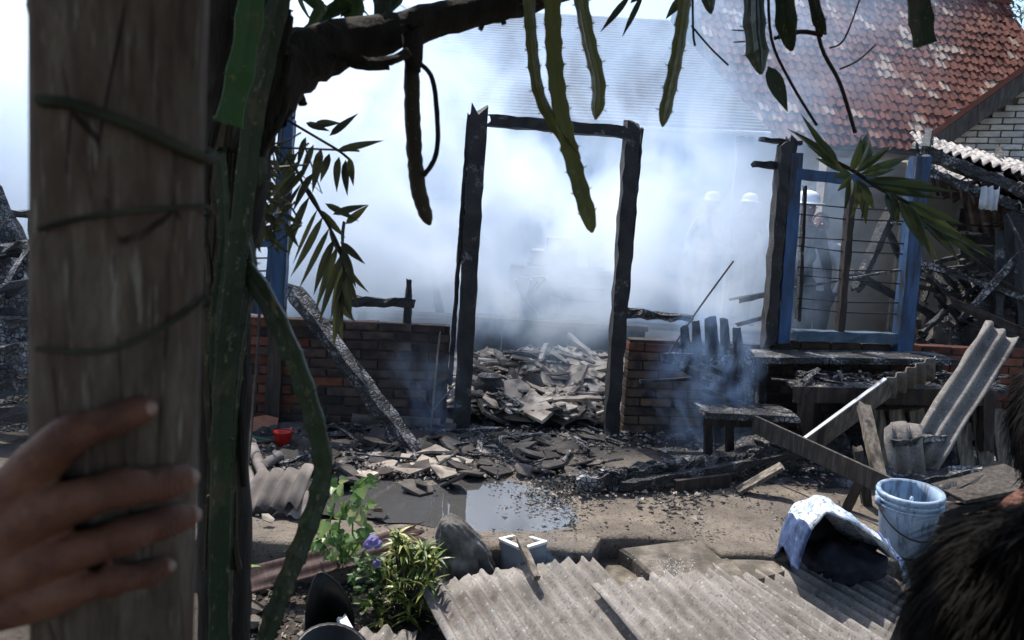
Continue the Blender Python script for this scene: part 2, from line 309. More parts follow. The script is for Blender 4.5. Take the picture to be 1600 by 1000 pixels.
class MB:
    def __init__(s): s.v = []; s.f = []; s.mi = []; s.tone = []
    def add(s, vs, fs, mi=0, tone=None):
        b = len(s.v); s.v += [tuple(x) for x in vs]; s.f += [tuple(b + i for i in f) for f in fs]; s.mi += [mi] * len(fs)
        s.tone += [tone if tone is not None else 0.5] * len(vs)
        return s
    def box(s, c, a, b, d, mi=0, jit=0.0, tone=None):   # centre and three half-axis vectors
        vs = []
        for i in (-1, 1):
            for j in (-1, 1):
                for k in (-1, 1):
                    p = c + a * i + b * j + d * k
                    if jit: p = p + Vector((rnd.uniform(-jit, jit), rnd.uniform(-jit, jit), rnd.uniform(-jit, jit)))
                    vs.append(p)
        return s.add(vs, [(0, 1, 3, 2), (4, 6, 7, 5), (0, 4, 5, 1), (2, 3, 7, 6), (0, 2, 6, 4), (1, 5, 7, 3)], mi, tone)
    def loft(s, rings, mi=0, caps=True, closed=True, tone=None):
        n = len(rings[0]); vs = [p for r in rings for p in r]; fs = []
        for i in range(len(rings) - 1):
            for j in range(n if closed else n - 1):
                k = (j + 1) % n
                fs.append((i * n + j, i * n + k, (i + 1) * n + k, (i + 1) * n + j))
        if caps and closed:
            fs.append(tuple(range(n - 1, -1, -1))); fs.append(tuple((len(rings) - 1) * n + j for j in range(n)))
        return s.add(vs, fs, mi, tone)
    def beam(s, p0, p1, w, h, up=UP, rough=.12, seg=None, mi=0, taper=1.0, jag=.5):
        L = (p1 - p0).length; seg = seg or max(2, int(L / max(.05, w * .8)))
        d, a, b = basis(p1 - p0, up); rings = []
        prof = [(-1, -1), (0, -1), (1, -1), (1, 0), (1, 1), (0, 1), (-1, 1), (-1, 0)]
        for i in range(seg + 1):
            t = i / seg; k = 1 + (taper - 1) * t; c = p0.lerp(p1, t); ring = []
            for (x, y) in prof:
                q = c + a * (x * w / 2 * k) + b * (y * h / 2 * k)
                r = rough * min(w, h)
                e = (rnd.uniform(-1, 1) * jag * min(w, h)) if (i in (0, seg)) else rnd.uniform(-.3, .3) * L / seg * min(1, rough * 2)
                ring.append(q + a * rnd.uniform(-r, r * .25) * (x or rnd.choice((-1, 1)) * .3) + b * rnd.uniform(-r, r * .25) * (y or .2) + d * e)
            rings.append(ring)
        return s.loft(rings, mi)
    def tube(s, pts, rad, n=7, rough=0.0, mi=0, tone=None):
        rings = []; m = len(pts); prev = None
        for i, p in enumerate(pts):
            d = (pts[min(m - 1, i + 1)] - pts[max(0, i - 1)])
            if d.length < 1e-6: d = Vector((0, 0, 1))
            d.normalize()
            if prev is None: _, a, b = basis(d)
            else:
                a = (prev - d * prev.dot(d)); a = a.normalized() if a.length > 1e-5 else basis(d)[1]
                b = d.cross(a)
            prev = a
            r = rad[i] if isinstance(rad, (list, tuple)) else rad
            rings.append([p + (a * math.cos(2 * math.pi * k / n) + b * math.sin(2 * math.pi * k / n)) * r * (1 + rnd.uniform(-rough, rough)) for k in range(n)])
        return s.loft(rings, mi, tone=tone)
    def blade(s, base, d, up, L, w, bend=.2, seg=4, fold=.18, tone=None, shape=.45, mi=0):   # a leaf: two folded halves along a bent midrib
        d, a, b = basis(d, up); vs = []; fs = []
        for i in range(seg + 1):
            t = i / seg
            ww = w / 2 * (math.sin(math.pi * min(1, t ** shape * .98 + .02)) if 0 < t < 1 else .04)
            c = base + d * (L * t * (1 - .25 * abs(bend) * t)) - b * (bend * L * t * t)
            vs += [c - a * ww + b * ww * fold * 2, c, c + a * ww + b * ww * fold * 2]
            if i:
                k = 3 * i; fs += [(k - 3, k - 2, k + 1, k), (k - 2, k - 1, k + 2, k + 1)]
        return s.add(vs, fs, mi, rnd.random() if tone is None else tone)
    def mesh(s, name, mats, smooth=False):
        me = bpy.data.meshes.new(name); me.from_pydata(s.v, [], s.f)
        for m in (mats if isinstance(mats, (list, tuple)) else [mats]): me.materials.append(M[m] if isinstance(m, str) else m)
        if any(s.mi): me.polygons.foreach_set('material_index', s.mi)
        at_ = me.attributes.new('tone', 'FLOAT', 'POINT'); at_.data.foreach_set('value', s.tone)
        if smooth: me.polygons.foreach_set('use_smooth', [True] * len(me.polygons))
        me.validate(); me.update(); return me
    def build(s, name, mats, parent=None, smooth=False):
        return put(name, s.mesh(name, mats, smooth), parent)

def put(name, me, parent=None, mtx=None):
    o = bpy.data.objects.new(name, me); COL.objects.link(o)
    if mtx is not None: o.matrix_basis = mtx
    if parent is not None: own(o, parent)
    return o
ROOT = {}
def own(o, parent):
    o.parent = parent
    o.matrix_parent_inverse = ROOT.get(parent.name, Matrix.Identity(4)).inverted()
def tag(o, label=None, cat=None, group=None, kind=None):
    if label: o['label'] = label
    if cat: o['category'] = cat
    if group: o['group'] = group
    if kind: o['kind'] = kind
    return o
def thing(name, loc, label, cat, group=None):
    o = bpy.data.objects.new(name, None); COL.objects.link(o); o.empty_display_size = .1
    o.location = loc; ROOT[o.name] = Matrix.Translation(loc); tag(o, label, cat, group); return o
def xf(loc, rot=(0, 0, 0), sc=(1, 1, 1)):
    return Matrix.LocRotScale(Vector(loc), Euler(rot), Vector(sc))
def frame_m(o, x, y, z, sc=(1, 1, 1)):
    m = Matrix.Identity(4)
    for i, (ax, k) in enumerate(((x, sc[0]), (y, sc[1]), (z, sc[2]))):
        for j in range(3): m[j][i] = ax[j] * k
    for j in range(3): m[j][3] = o[j]
    return m
def smooth_path(pts, n=6):                      # Catmull-Rom through the points
    P = [pts[0]] + list(pts) + [pts[-1]]; out = []
    for i in range(1, len(P) - 2):
        for k in range(n):
            t = k / n; a, b, c, d = P[i - 1], P[i], P[i + 1], P[i + 2]
            out.append(.5 * ((2 * b) + (c - a) * t + (2 * a - 5 * b + 4 * c - d) * t * t + (3 * b - a - 3 * c + d) * t ** 3))
    out.append(P[-2]); return out
def evaluated(o, name, mats):                  # freeze an object's modifiers into a new mesh
    bpy.context.view_layer.update()
    dg = bpy.context.evaluated_depsgraph_get()
    me = bpy.data.meshes.new_from_object(o.evaluated_get(dg)); me.name = name
    me.materials.clear()
    for m in mats: me.materials.append(M[m])
    old = o.data; bpy.data.objects.remove(o); bpy.data.meshes.remove(old); return me
def fuse(mb, name, mats, voxel, smooth=6, fac=.5):          # many overlapping volumes -> one continuous skin
    o = mb.build(name + '_source', [])
    r = o.modifiers.new('r', 'REMESH'); r.mode = 'VOXEL'; r.voxel_size = voxel
    sm = o.modifiers.new('s', 'SMOOTH'); sm.iterations = smooth; sm.factor = fac
    me = evaluated(o, name, mats); me.polygons.foreach_set('use_smooth', [True] * len(me.polygons)); return me

# ------------------------------------------------------------------ shared small meshes
def ellip(mb, c, a, b, d, nu=12, nv=8, mi=0):
    rings = []
    for i in range(1, nv):
        th = math.pi * i / nv
        rings.append([c + d * math.cos(th) + (a * math.cos(2 * math.pi * k / nu) + b * math.sin(2 * math.pi * k / nu)) * math.sin(th) for k in range(nu)])
    return mb.loft(rings, mi)
def brick_mesh(name, L, D, H, mat, bev=.005, jit=.003):
    bm = bmesh.new(); bmesh.ops.create_cube(bm, size=1)
    for v in bm.verts: v.co = Vector((v.co.x * L, v.co.y * D, v.co.z * H)) + Vector([rnd.uniform(-jit, jit) for _ in range(3)])
    bmesh.ops.bevel(bm, geom=bm.edges[:], offset=bev, segments=1, affect='EDGES')
    me = bpy.data.meshes.new(name); bm.to_mesh(me); bm.free(); me.materials.append(M[mat]); return me
def shard_mesh(name, mat, r=.1, th=.014, n=6, curve=.25):
    mb = MB(); a0 = rnd.random() * 6; ring = []
    for k in range(n):
        a = a0 + 2 * math.pi * (k + rnd.uniform(-.25, .25)) / n; q = r * rnd.uniform(.65, 1.15)
        x, y = math.cos(a) * q * 1.35, math.sin(a) * q
        ring.append(Vector((x, y, -curve * y * y / r + rnd.uniform(-.006, .006))))
    lo = [p - Vector((0, 0, th)) for p in ring]
    c1 = sum(ring, Vector()) / n + Vector((0, 0, curve * r * .2)); c2 = c1 - Vector((0, 0, th))
    vs = ring + lo + [c1, c2]; fs = []
    for k in range(n):
        j = (k + 1) % n; fs += [(k, j, 2 * n), (n + j, n + k, 2 * n + 1), (k, n + k, n + j, j)]
    return mb.add(vs, fs).mesh(name, mat)
def chunk_mesh(name, mat, r=.06, flat=.6, n=7):
    bm = bmesh.new(); bmesh.ops.create_icosphere(bm, subdivisions=1, radius=r)
    for v in bm.verts:
        v.co *= rnd.uniform(.65, 1.2); v.co.z *= flat; v.co.x *= 1.25
    me = bpy.data.meshes.new(name); bm.to_mesh(me); bm.free(); me.materials.append(M[mat]); return me
def stick_mesh(name, mat, L=.4, w=.03):
    return MB().beam(Vector((-L / 2, 0, 0)), Vector((L / 2, rnd.uniform(-.03, .03), 0)), w, w * rnd.uniform(.5, 1), rough=.3, seg=6).mesh(name, mat)
def corr_mesh(name, mat, width, length, pitch=.078, amp=.02, th=.006, jag=0.0, sag=0.0, per=6, far_jag=None, corner=None):
    """A corrugated sheet: x across the waves, y along them, 0..length; z up."""
    nx = max(2, int(round(width / pitch * per))); ny = max(3, int(length / .12)); mb = MB(); top = []; bot = []
    j0 = [rnd.uniform(-1, 1) for _ in range(nx + 1)]; j1 = [rnd.uniform(-1, 1) for _ in range(nx + 1)]
    for k in range(2):
        for arr in (j0, j1):
            for i in range(1, nx): arr[i] = (arr[i - 1] + arr[i] * 2 + arr[i + 1]) / 4
    ej = [rnd.uniform(-1, 1) for _ in range(ny + 1)]; wob = rnd.uniform(0, 50)
    for y in range(ny + 1):
        for x in range(nx + 1):
            X = width * x / nx; y0 = jag * j0[x]; y1 = length + (far_jag if far_jag is not None else jag) * j1[x]
            if corner: y1 -= corner * max(0.0, x / nx - .55) * 2
            Y = y0 + (y1 - y0) * y / ny
            z = amp * math.sin(2 * math.pi * X / pitch) - sag * 4 * (Y / length) * (1 - Y / length)
            z += .35 * amp * (mnoise.noise(Vector((X * 2.2 + wob, Y * 2.2, wob))) + .6 * mnoise.noise(Vector((X * 9, Y * 5, wob)))); X += .006 * mnoise.noise(Vector((Y * 4, wob, X * 3)))
            if x in (0, nx): X += ej[y] * .006
            top.append((X, Y, z + th / 2)); bot.append((X, Y, z - th / 2))
    N = len(top); W_ = nx + 1; fs = []
    for y in range(ny):
        for x in range(nx):
            a = y * W_ + x
            fs += [(a, a + 1, a + W_ + 1, a + W_), (N + a, N + a + W_, N + a + W_ + 1, N + a + 1)]
    for x in range(nx):
        fs += [(x, N + x, N + x + 1, x + 1)]; a = ny * W_ + x; fs += [(a, a + 1, N + a + 1, N + a)]
    for y in range(ny):
        a = y * W_; fs += [(a, a + W_, N + a + W_, N + a)]; a += nx; fs += [(a, N + a, N + a + W_, a + W_)]
    return mb.add(top + bot, fs).mesh(name, mat, smooth=True)
def plane3y(o, x, y):                           # the y axis kept, x turned square to it
    y = y.normalized(); z = x.cross(y).normalized(); return frame_m(o, y.cross(z), y, z)
def plane3(o, x, y):                            # matrix with x and y axes given, z made from them
    x = x.normalized(); z = x.cross(y).normalized(); return frame_m(o, x, z.cross(x), z)

# ------------------------------------------------------------------ ground
def grid_sheet(name, mat, x0, x1, y0, y1, nx, ny, zf):
    vs = []; fs = []
    for j in range(ny + 1):
        for i in range(nx + 1):
            x = x0 + (x1 - x0) * i / nx; y = y0 + (y1 - y0) * j / ny; vs.append((x, y, zf(x, y)))
    for j in range(ny):
        for i in range(nx):
            a = j * (nx + 1) + i; fs.append((a, a + 1, a + nx + 2, a + nx + 1))
    o = MB().add(vs, fs).build(name, mat, smooth=True); tag(o, kind='structure'); return o
def nz(x, y, s, seed=0.0): return mnoise.noise(Vector((x * s, y * s, seed)))
YARD = -.2
# one wide sheet to the horizon, finer near the viewer
def ground_z(x, y):
    far = min(1, max(0, (math.hypot(x, y - 4) - 7) / 6))
    return YARD + (nz(x, y, 1.3) * .03 + nz(x, y, 5, 3) * .015) * (1 - far)
vs = []; fs = []
gx = [-150, -60, -25, -12] + [-7 + .14 * i for i in range(101)] + [12, 25, 60, 150]
gy = [-60, -20, -6] + [-2 + .14 * i for i in range(79)] + [12, 16, 25, 60, 150, 300]
for y in gy:
    for x in gx: vs.append((x, y, ground_z(x, y)))
for j in range(len(gy) - 1):
    for i in range(len(gx) - 1):
        a = j * len(gx) + i; fs.append((a, a + 1, a + len(gx) + 1, a + len(gx)))
tag(MB().add(vs, fs).build('ground', 'earth', smooth=True), kind='structure')
# the concrete terrace and floor of the burnt house: a slab with a ragged front edge
def slab():
    pts = []; x = -3.9
    edge = lambda x: 3.28 + .06 * x + .03 * nz(x, 0, 3) + .012 * nz(x, 0, 14)
    notch = lambda x: .0
    xs = []
    while x < 5.6: xs.append(x); x += .06
    rows = [0, .012, .05, .12]
    vs = []; fs = []
    def lev(x, y): return .012 * nz(x, y, 1.7, 5) + .006 * nz(x, y, 6, 9) + .004 * nz(x, y, 15, 2) - .04 * math.exp(-((x + .52) / .92) ** 4 - ((y - 3.88 - .03 * x) / .37) ** 4)
    ys_rel = [None, None] + [.0 + .05 * i for i in range(0, 48)] + [2.6, 3.2, 4.2, 5.5, 7]
    for j, r_ in enumerate(ys_rel):
        for x in xs:
            e = edge(x)
            if .46 < x < .98: e += .17 + .03 * nz(x, 2, 9)
            if j == 0: vs.append((x, e + .03, -.26))
            elif j == 1: vs.append((x, e + .004 * nz(x, 5, 20), -.016))
            else:
                y = e + .014 + r_; vs.append((x, y, lev(x, y)))
    n = len(xs)
    for j in range(len(ys_rel) - 1):
        for i in range(n - 1):
            a = j * n + i; fs.append((a, a + 1, a + n + 1, a + n))
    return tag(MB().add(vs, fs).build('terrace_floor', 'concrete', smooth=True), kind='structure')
slab()

# ------------------------------------------------------------------ neighbouring houses
# whitewashed block wall behind the fire
def masonry(parent, o, u, n, width, z0, z1, L, H, D, joint, meshes, seed=0, skip=None, mtx_jit=.002, edge=None):
    """Individual bricks in running bond on the plane through o with direction u and outward normal n."""
    r2 = random.Random(seed); row = 0; z = z0; cnt = 0
    while z + H <= z1 + 1e-4:
        x = -(L + joint) / 2 if row % 2 else 0.0
        while x < width - .02:
            a = max(0, x); b = min(width if edge is None else width + edge(row), x + L)
            if b - a > .05 and not (skip and skip((a + b) / 2, z + H / 2)):
                me = meshes((a + b) / 2, z + H / 2, r2)
                c = o + u * ((a + b) / 2) + UP * (z + H / 2) + n * (-D / 2 + r2.uniform(-mtx_jit, mtx_jit))
                put('brick', me, parent, frame_m(c, u, -n, UP, ((b - a) / L, 1, 1))); cnt += 1
            x += L + joint
        z += H + joint; row += 1
    return cnt
bw = [brick_mesh('block', .39, .12, .19, 'white_block', .008) for _ in range(2)]
o0 = at(452, 350, 9.6); o0.z = 0; o1 = at(716, 350, 9.9); o1.z = 0
hw = thing('white_block_wall', o0, 'tall whitewashed block wall glimpsed through white smoke behind the burnt house', 'wall')
uu = (o1 - o0).normalized(); nn = Vector((uu.y, -uu.x, 0)); wid = (o1 - o0).length
MB().box(o0 + uu * (wid / 2 - .05) + UP * 1.7 - nn * .075, uu * (wid / 2 - .05), nn * .055, UP * 1.7).build('mortar_bed', 'white_mortar', hw)
masonry(hw, o0, uu, nn, wid, 0, 3.45, .39, .19, .12, .012, lambda x, z, r: r.choice(bw), 3, edge=lambda row: .06 * (row % 2))
MB().box(o0 + uu * (wid / 2) + UP * 3.45, uu * (wid / 2 + .05), nn * .12, UP * .035).build('coping', 'white_block', hw)

# tiled roofs: each tile an S-shaped pan
def tile_verts(w, L, th=.016):
    vs = []; prof = [(0, .0), (.12, .028), (.25, .038), (.38, .028), (.5, .004), (.7, -.014), (.88, -.010), (1.02, .004)]
    for (y, dz) in ((0, .026), (L, .0)):
        for (x, z) in prof: vs.append(Vector((x * w, y, z + dz)))
    return vs, len(prof)
def tile_mesh(name, w, L, mat):
    vs, n = tile_verts(w, L); fs = []
    for i in range(n - 1): fs.append((i, i + 1, n + i + 1, n + i))
    lo = [Vector((v.x, 0, v.z - .02)) for v in vs[:n]]; b = len(vs); vs = vs + lo
    for i in range(n - 1): fs.append((b + i, b + i + 1, i + 1, i))
    return MB().add(vs, fs).mesh(name, mat, smooth=False)
def tiled_plane(parent, o, ax, ay, nx, ny, w, L, mats, near, seed, pale=None):
    """Rows of tiles on the plane at o (ax along the eave, ay up the slope); near(i, j) picks tiles built one by one."""
    az = ax.cross(ay).normalized(); r2 = random.Random(seed); tm = [tile_mesh('roof_tile', w, L * 1.12, mats[0]) for _ in range(2)]
    mb = MB(); n1 = 0; vs0, n = tile_verts(w, L * 1.12)
    for j in range(ny):
        for i in range(nx):
            jit = (r2.uniform(-.014, .014), r2.uniform(-.02, .02) - (.06 if r2.random() < .025 else 0), r2.uniform(-.008, .008) + .05 * nz(i * .11, j * .16, 1.0, 2))
            p = o + ax * (i * w + jit[0]) + ay * (j * L + jit[1]) + az * jit[2]
            tone = r2.random() * .94
            if pale and pale(i, j, r2): tone = .97
            if near(i, j) and n1 < 300:
                rot = Matrix.Rotation(r2.uniform(-.03, .03), 4, 'Z'); put('roof_tile', tm[(i + j) % 2] if tone < .95 else tm_pale(w, L), parent, frame_m(p, ax, ay, az) @ rot); n1 += 1
            else:
                vs = [p + ax * v.x + ay * v.y + az * v.z for v in vs0]; fs = []
                for k in range(n - 1): fs.append((k, k + 1, n + k + 1, n + k))
                lo = [p + ax * v.x + az * (v.z - .02) for v in vs0[:n]]; b = len(vs); vs += lo
                for k in range(n - 1): fs.append((b + k, b + k + 1, k + 1, k))
                mb.add(vs, fs, tone=tone)
    f = mb.build('roof_tiling', mats[1], parent); f['kind'] = 'stuff'
    return n1
_pale = {}
def tm_pale(w, L):
    if 'm' not in _pale:
        M['tile_pale'] = simple('bleached_tile', [(.3, (.28, .19, .145)), (.7, (.44, .34, .27))], 8, .9, .4, .006, 40, per_object=True, rand=.3)
        _pale['m'] = tile_mesh('roof_tile', w, L * 1.12, 'tile_pale')
    return _pale['m']
# red roof at the upper right
E0, E1 = at(1225, 211, 13.75), at(1640, 243, 14.6); T0, T1 = at(1225, -42, 16.7), at(1640, 18, 17.6)
ax = (E1 - E0); ax.z = 0; ax.normalize(); mid_e, mid_t = (E0 + E1) / 2, (T0 + T1) / 2
ay = (mid_t - mid_e); ay = (ay - ax * ay.dot(ax)).normalized()
o = E0 - ax * 1.0; o.z = mid_e.z - .1
rl = (mid_t - mid_e).dot(ay)
rh = thing('tiled_house', Vector((mid_e.x, mid_e.y, YARD)), 'neighbouring house with red clay tiled roof patched with bleached tiles', 'house')
TW, TL = .18, .23
NX, NY = int((E1 - E0).length / TW) + 12, int(rl / TL) + 1
vis0 = int(.42 * NX)
def pale(i, j, r):
    a = nz(i * .38, j * .2, 1.0, 11) + .5 * nz(i * 1.9, j * .9, 1.0, 4)
    return a > .42 and r.random() < .6 or r.random() < .035
az = ax.cross(ay).normalized()
rh_roof = MB().box(o + ax * (NX * TW / 2) + ay * (NY * TL / 2) - az * .09, ax * (NX * TW / 2), ay * (NY * TL / 2), az * .03).build('roof', 'old_wood_dark', rh)
tiled_plane(rh_roof, o, ax, ay, NX, NY, TW, TL, ('tile', 'tile_field'), lambda i, j: i > vis0 and j > 1, 5, pale)
rp = [o + ax * (NX * TW * t) + ay * (NY * TL + .03) + az * .03 for t in [i / 30 for i in range(31)]]
MB().tube(rp, [.1 + .015 * (i % 2) for i in range(31)], 8).build('ridge_cap', 'tile_field', rh_roof)
wc0 = o + ax * (NX * TW / 2) + ay * .5; hb = wc0.z - .25 - YARD
MB().box(Vector((wc0.x, wc0.y, YARD + hb / 2)) + Vector((-ax.y, ax.x, 0)) * .3, ax * (NX * TW / 2 - .4), Vector((-ax.y, ax.x, 0)) * .12, UP * (hb / 2)).build('wall', 'plaster', rh)
# back slope, so that the house is closed seen from the side
ay2 = Vector((ay.x, ay.y, -ay.z)); tp = o + ay * (NY * TL)
MB().box(tp + ax * (NX * TW / 2) + ay2 * (NY * TL / 2) - UP * .06, ax * (NX * TW / 2), ay2 * (NY * TL / 2), az.cross(ax).cross(ay2).normalized() * .02 if False else ax.cross(ay2).normalized() * .03).build('back_roof', 'slate', rh)

# whitewashed brick house at the right edge, only its gable shows; it is turned, so the roof above is seen from below
g0 = at(1462, 214, 8.8); gu = Vector((.9, -.436, 0)).normalized(); gn = Vector((gu.y, -gu.x, 0))
d = ray(1640, 86); g1 = CAM_LOC + d * ((g0 - CAM_LOC).dot(gn) / d.dot(gn))
gh = thing('brick_gable_house', Vector((g1.x, g1.y, YARD)), 'gable of a whitewashed brick house under a dark roof edge, at the right border', 'house')
gd = g1 - g0; slope = gd.z / gd.dot(gu)
bwm = [brick_mesh('brick', .21, .1, .058, 'white_brick', .006) for _ in range(2)]
gwo = Vector((g0.x, g0.y, 0)) + gu * .2 - gn * .22
def low(x, z): return z + .05 > g0.z - .12 + slope * (x + .2) or z < 1.55
masonry(gh, gwo, gu, gn, 2.1, 1.5, 4.4, .21, .058, .1, .012, lambda x, z, r: r.choice(bwm), 8, skip=low)
vsg = [gwo + gu * x + UP * z - gn * .06 for x, z in ((0, YARD), (3.4, YARD), (3.4, g0.z - .12 + slope * 3.6), (0, g0.z - .12 + slope * .2))]
MB().add(vsg + [p - gn * .1 for p in vsg], [(0, 1, 2, 3), (7, 6, 5, 4), (0, 4, 5, 1), (1, 5, 6, 2), (2, 6, 7, 3), (3, 7, 4, 0)]).build('gable_wall', 'pale_mortar', gh)
apex = g0 + gd * 1.9; d_ = (apex - g0).normalized(); nn_ = gn.cross(d_).normalized(); nn_ = nn_ if nn_.z > 0 else -nn_
MB().box(g0.lerp(apex, .5) - nn_ * .07, d_ * ((apex - g0).length / 2), gn * .02, nn_ * .08).build('verge_board', 'old_wood_dark', gh)
MB().box(g0.lerp(apex, .5) - gn * 1.98 + nn_ * .045, d_ * ((apex - g0).length / 2 + .03), gn * 2.0, nn_ * .03).build('roof_slope', 'tile_field', gh)

# the grey roof and wall seen as a blue shape in the smoke
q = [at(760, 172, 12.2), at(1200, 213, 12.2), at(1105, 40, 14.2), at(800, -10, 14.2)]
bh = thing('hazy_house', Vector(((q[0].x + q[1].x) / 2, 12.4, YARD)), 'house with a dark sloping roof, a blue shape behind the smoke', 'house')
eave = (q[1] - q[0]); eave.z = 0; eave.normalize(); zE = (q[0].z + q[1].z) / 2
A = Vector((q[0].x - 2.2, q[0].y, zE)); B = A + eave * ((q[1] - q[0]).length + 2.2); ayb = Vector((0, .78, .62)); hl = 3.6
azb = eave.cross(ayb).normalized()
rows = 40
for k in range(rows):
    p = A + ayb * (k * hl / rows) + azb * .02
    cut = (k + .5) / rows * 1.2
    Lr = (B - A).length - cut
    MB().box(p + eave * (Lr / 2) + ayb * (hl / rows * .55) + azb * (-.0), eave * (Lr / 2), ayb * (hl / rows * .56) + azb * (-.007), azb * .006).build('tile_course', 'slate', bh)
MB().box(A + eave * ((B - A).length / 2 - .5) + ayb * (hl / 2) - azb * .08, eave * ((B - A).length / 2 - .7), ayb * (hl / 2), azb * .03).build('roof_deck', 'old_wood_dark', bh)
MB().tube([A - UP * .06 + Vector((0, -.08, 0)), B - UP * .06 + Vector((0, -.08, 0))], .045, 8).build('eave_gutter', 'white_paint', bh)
MB().box(A.lerp(B, .5) + Vector((0, .45, 0)) - UP * ((zE - YARD) / 2), eave * ((B - A).length / 2 - .4), Vector((0, .1, 0)), UP * ((zE - YARD) / 2 - .02)).build('wall', 'pale_haze', bh)

# cream plastered wall behind the right-hand window
p0, p1 = at(1288, 300, 7.9), at(1640, 300, 8.3)
pw = thing('cream_wall', Vector((p0.x, p0.y, 0)), 'stained cream plaster wall behind the right window', 'wall')
u_ = (p1 - p0); u_.z = 0; Lw = u_.length; u_.normalize(); n_ = Vector((u_.y, -u_.x, 0))
for k in range(3):
    MB().box(Vector((p0.x, p0.y, 1.1)) + u_ * (Lw / 3 * (k + .5)), u_ * (Lw / 6 - .008), n_ * .07, UP * 1.12, jit=.004).build('wall_panel', 'plaster', pw)
for k in range(3):
    MB().box(Vector((p0.x, p0.y, 1.1)) + u_ * (Lw / 3 * k - (.03 if k == 0 else 0)) + n_ * .03, u_ * .035, n_ * .075, UP * 1.14).build('pilaster', 'plaster', pw)
# a few palm-like tops beyond the ridge
tt = at(1530, -2, 19.5); tr_ = thing('far_tree', Vector((tt.x, tt.y, YARD)), 'tree top peeping over the red roof ridge', 'tree')
MB().tube([Vector((tt.x, tt.y, YARD)), tt - UP * .5], [.16, .08], 8).build('trunk', 'bark', tr_)
mb = MB()
for k in range(500):
    d = Vector((rnd.gauss(0, 1), rnd.gauss(0, 1), rnd.gauss(0, .6))); p = tt + Vector((d.x * .9, d.y * .6, d.z * .33 - .35))
    mb.blade(p, Vector((rnd.gauss(0, 1), rnd.gauss(0, 1), rnd.gauss(0, .5))), UP, .3, .1, .3, 2)
mb.build('crown', 'leaf_crown', tr_)

# ------------------------------------------------------------------ front of the burnt house
def wb(mb, a, b, w, h, off=0.0, rough=.12, taper=1.0, jag=.4, off2=None):    # a timber in the house front between two sighted points
    return mb.beam(wp(*a, off), wp(*b, off if off2 is None else off2), w, h, WN, rough, taper=taper, jag=jag if rough > .08 else .06)
def wpt(u, z, off=0.0): return WO + WU * u + UP * z + WN * off
bk = {k: [brick_mesh('brick', .215, .1, .054, m, .004) for _ in range(3)] for k, m in (('red', 'brick'), ('soot', 'brick_soot'), ('tan', 'brick_tan'))}
def wall_part(name, u0, u1, zt, label, pick, seed, skip=None):
    t = thing(name, wpt((u0 + u1) / 2, 0), label, 'wall')
    MB().box(wpt((u0 + u1) / 2, zt / 2 - .012, -.065), WU * ((u1 - u0) / 2 - .004), WN * .053, UP * (zt / 2 - .008)).build('mortar_bed', 'mortar', t)
    masonry(t, wpt(u0, 0), WU, WN, u1 - u0, .004, zt, .215, .054, .1, .0115, pick, seed, skip)
    return t
def pick_left(x, z, r):
    k = x / 2.55 + r.uniform(-.12, .12) + .12 * nz(x, z, 2)
    return r.choice(bk['red'] if k < .56 else bk['soot'])
wl_ = wall_part('brick_wall', -3.1, -.585, .725, 'long low brick wall left of the doorway, red bricks turning soot black', pick_left, 21)
MB().box(wpt(-.93, .045, .03), WU * .3, WN * .02, UP * .03, jit=.008).build('skirting_strip', 'concrete_edge', wl_)
def pick_mid(x, z, r):
    if z > .6 and x < .55: return r.choice(bk['red'])
    k = x + r.uniform(-.2, .2)
    return r.choice(bk['tan'] if k < .62 else bk['soot'])
wall_part('brick_wall', .655, 1.60, .69, 'short scorched brick wall right of the doorway, behind blue smoke', pick_mid, 22)
def pick_right(x, z, r):
    return r.choice(bk['red'] if x > 1.02 + r.uniform(-.15, .1) else bk['soot'])
wall_part('brick_wall', 1.66, 3.75, .725, 'sooty brick wall under the right window frame, red at its far end', pick_right, 23)

# door frame
df = thing('door_frame', wpt(.02, 0), 'charred empty door frame standing in the middle of the ruin', 'door frame')
m = MB(); wb(m, (719, 690), (748, 172), .118, .11, .02, .1); jl = m.build('jamb', 'char_far', df)
m = MB(); wb(m, (703, 600), (733, 178), .035, .07, .0, .18, .8); m.build('jamb_lining', 'char', jl)
m = MB(); wb(m, (953, 690), (988, 196), .105, .11, .02, .12); jr = m.build('jamb', 'char_far', df)
m = MB(); wb(m, (978, 470), (1003, 202), .035, .06, .0, .2, .6); m.build('jamb_lining', 'char', jr)
m = MB(); wb(m, (760, 188), (978, 207), .078, .10, .022, .1); m.build('header', 'char_far', df)

# left window: blue post, sill and bars, mostly hidden by the tree
lw = thing('window_frame', wpt(-1.9, .72), 'blue window frame with bars left of the doorway, half hidden by the tree trunk', 'window frame')
m = MB(); wb(m, (435, 478), (449, 186), .095, .1, .03, .05); m.build('side_post', 'blue', lw)
m = MB(); wb(m, (450, 186), (454, 140), .085, .09, .03, .2); m.build('charred_post_end', 'char', lw)
m = MB(); wb(m, (426, 668), (434, 478), .098, .1, .03, .06); m.build('lower_post', 'soot_wood', lw)
m = MB(); wb(m, (300, 470), (424, 481), .085, .1, .02, .05); m.build('sill', 'blue', lw)
m = MB(); wb(m, (300, 458), (424, 466), .03, .12, .03, .05); m.build('sill_board', 'old_wood', lw)
m = MB(); wb(m, (300, 374), (424, 381), .045, .06, .0, .05); m.build('rail', 'blue', lw)
m = MB(); wb(m, (418, 470), (424, 378), .03, .06, .0, .05); m.build('inner_stile', 'blue', lw)
m = MB(); wb(m, (304, 485), (320, 180), .095, .1, .03, .05); m.build('side_post', 'blue', lw)
for y0, y1 in ((395, 403), (416, 423), (433, 433), (330, 340), (350, 358)):
    MB().tube([wp(305, y0, 0), wp(365, (y0 + y1) / 2 + 5, 0), wp(422, y1, 0)], .006, 6).build('bar', 'wire', lw)

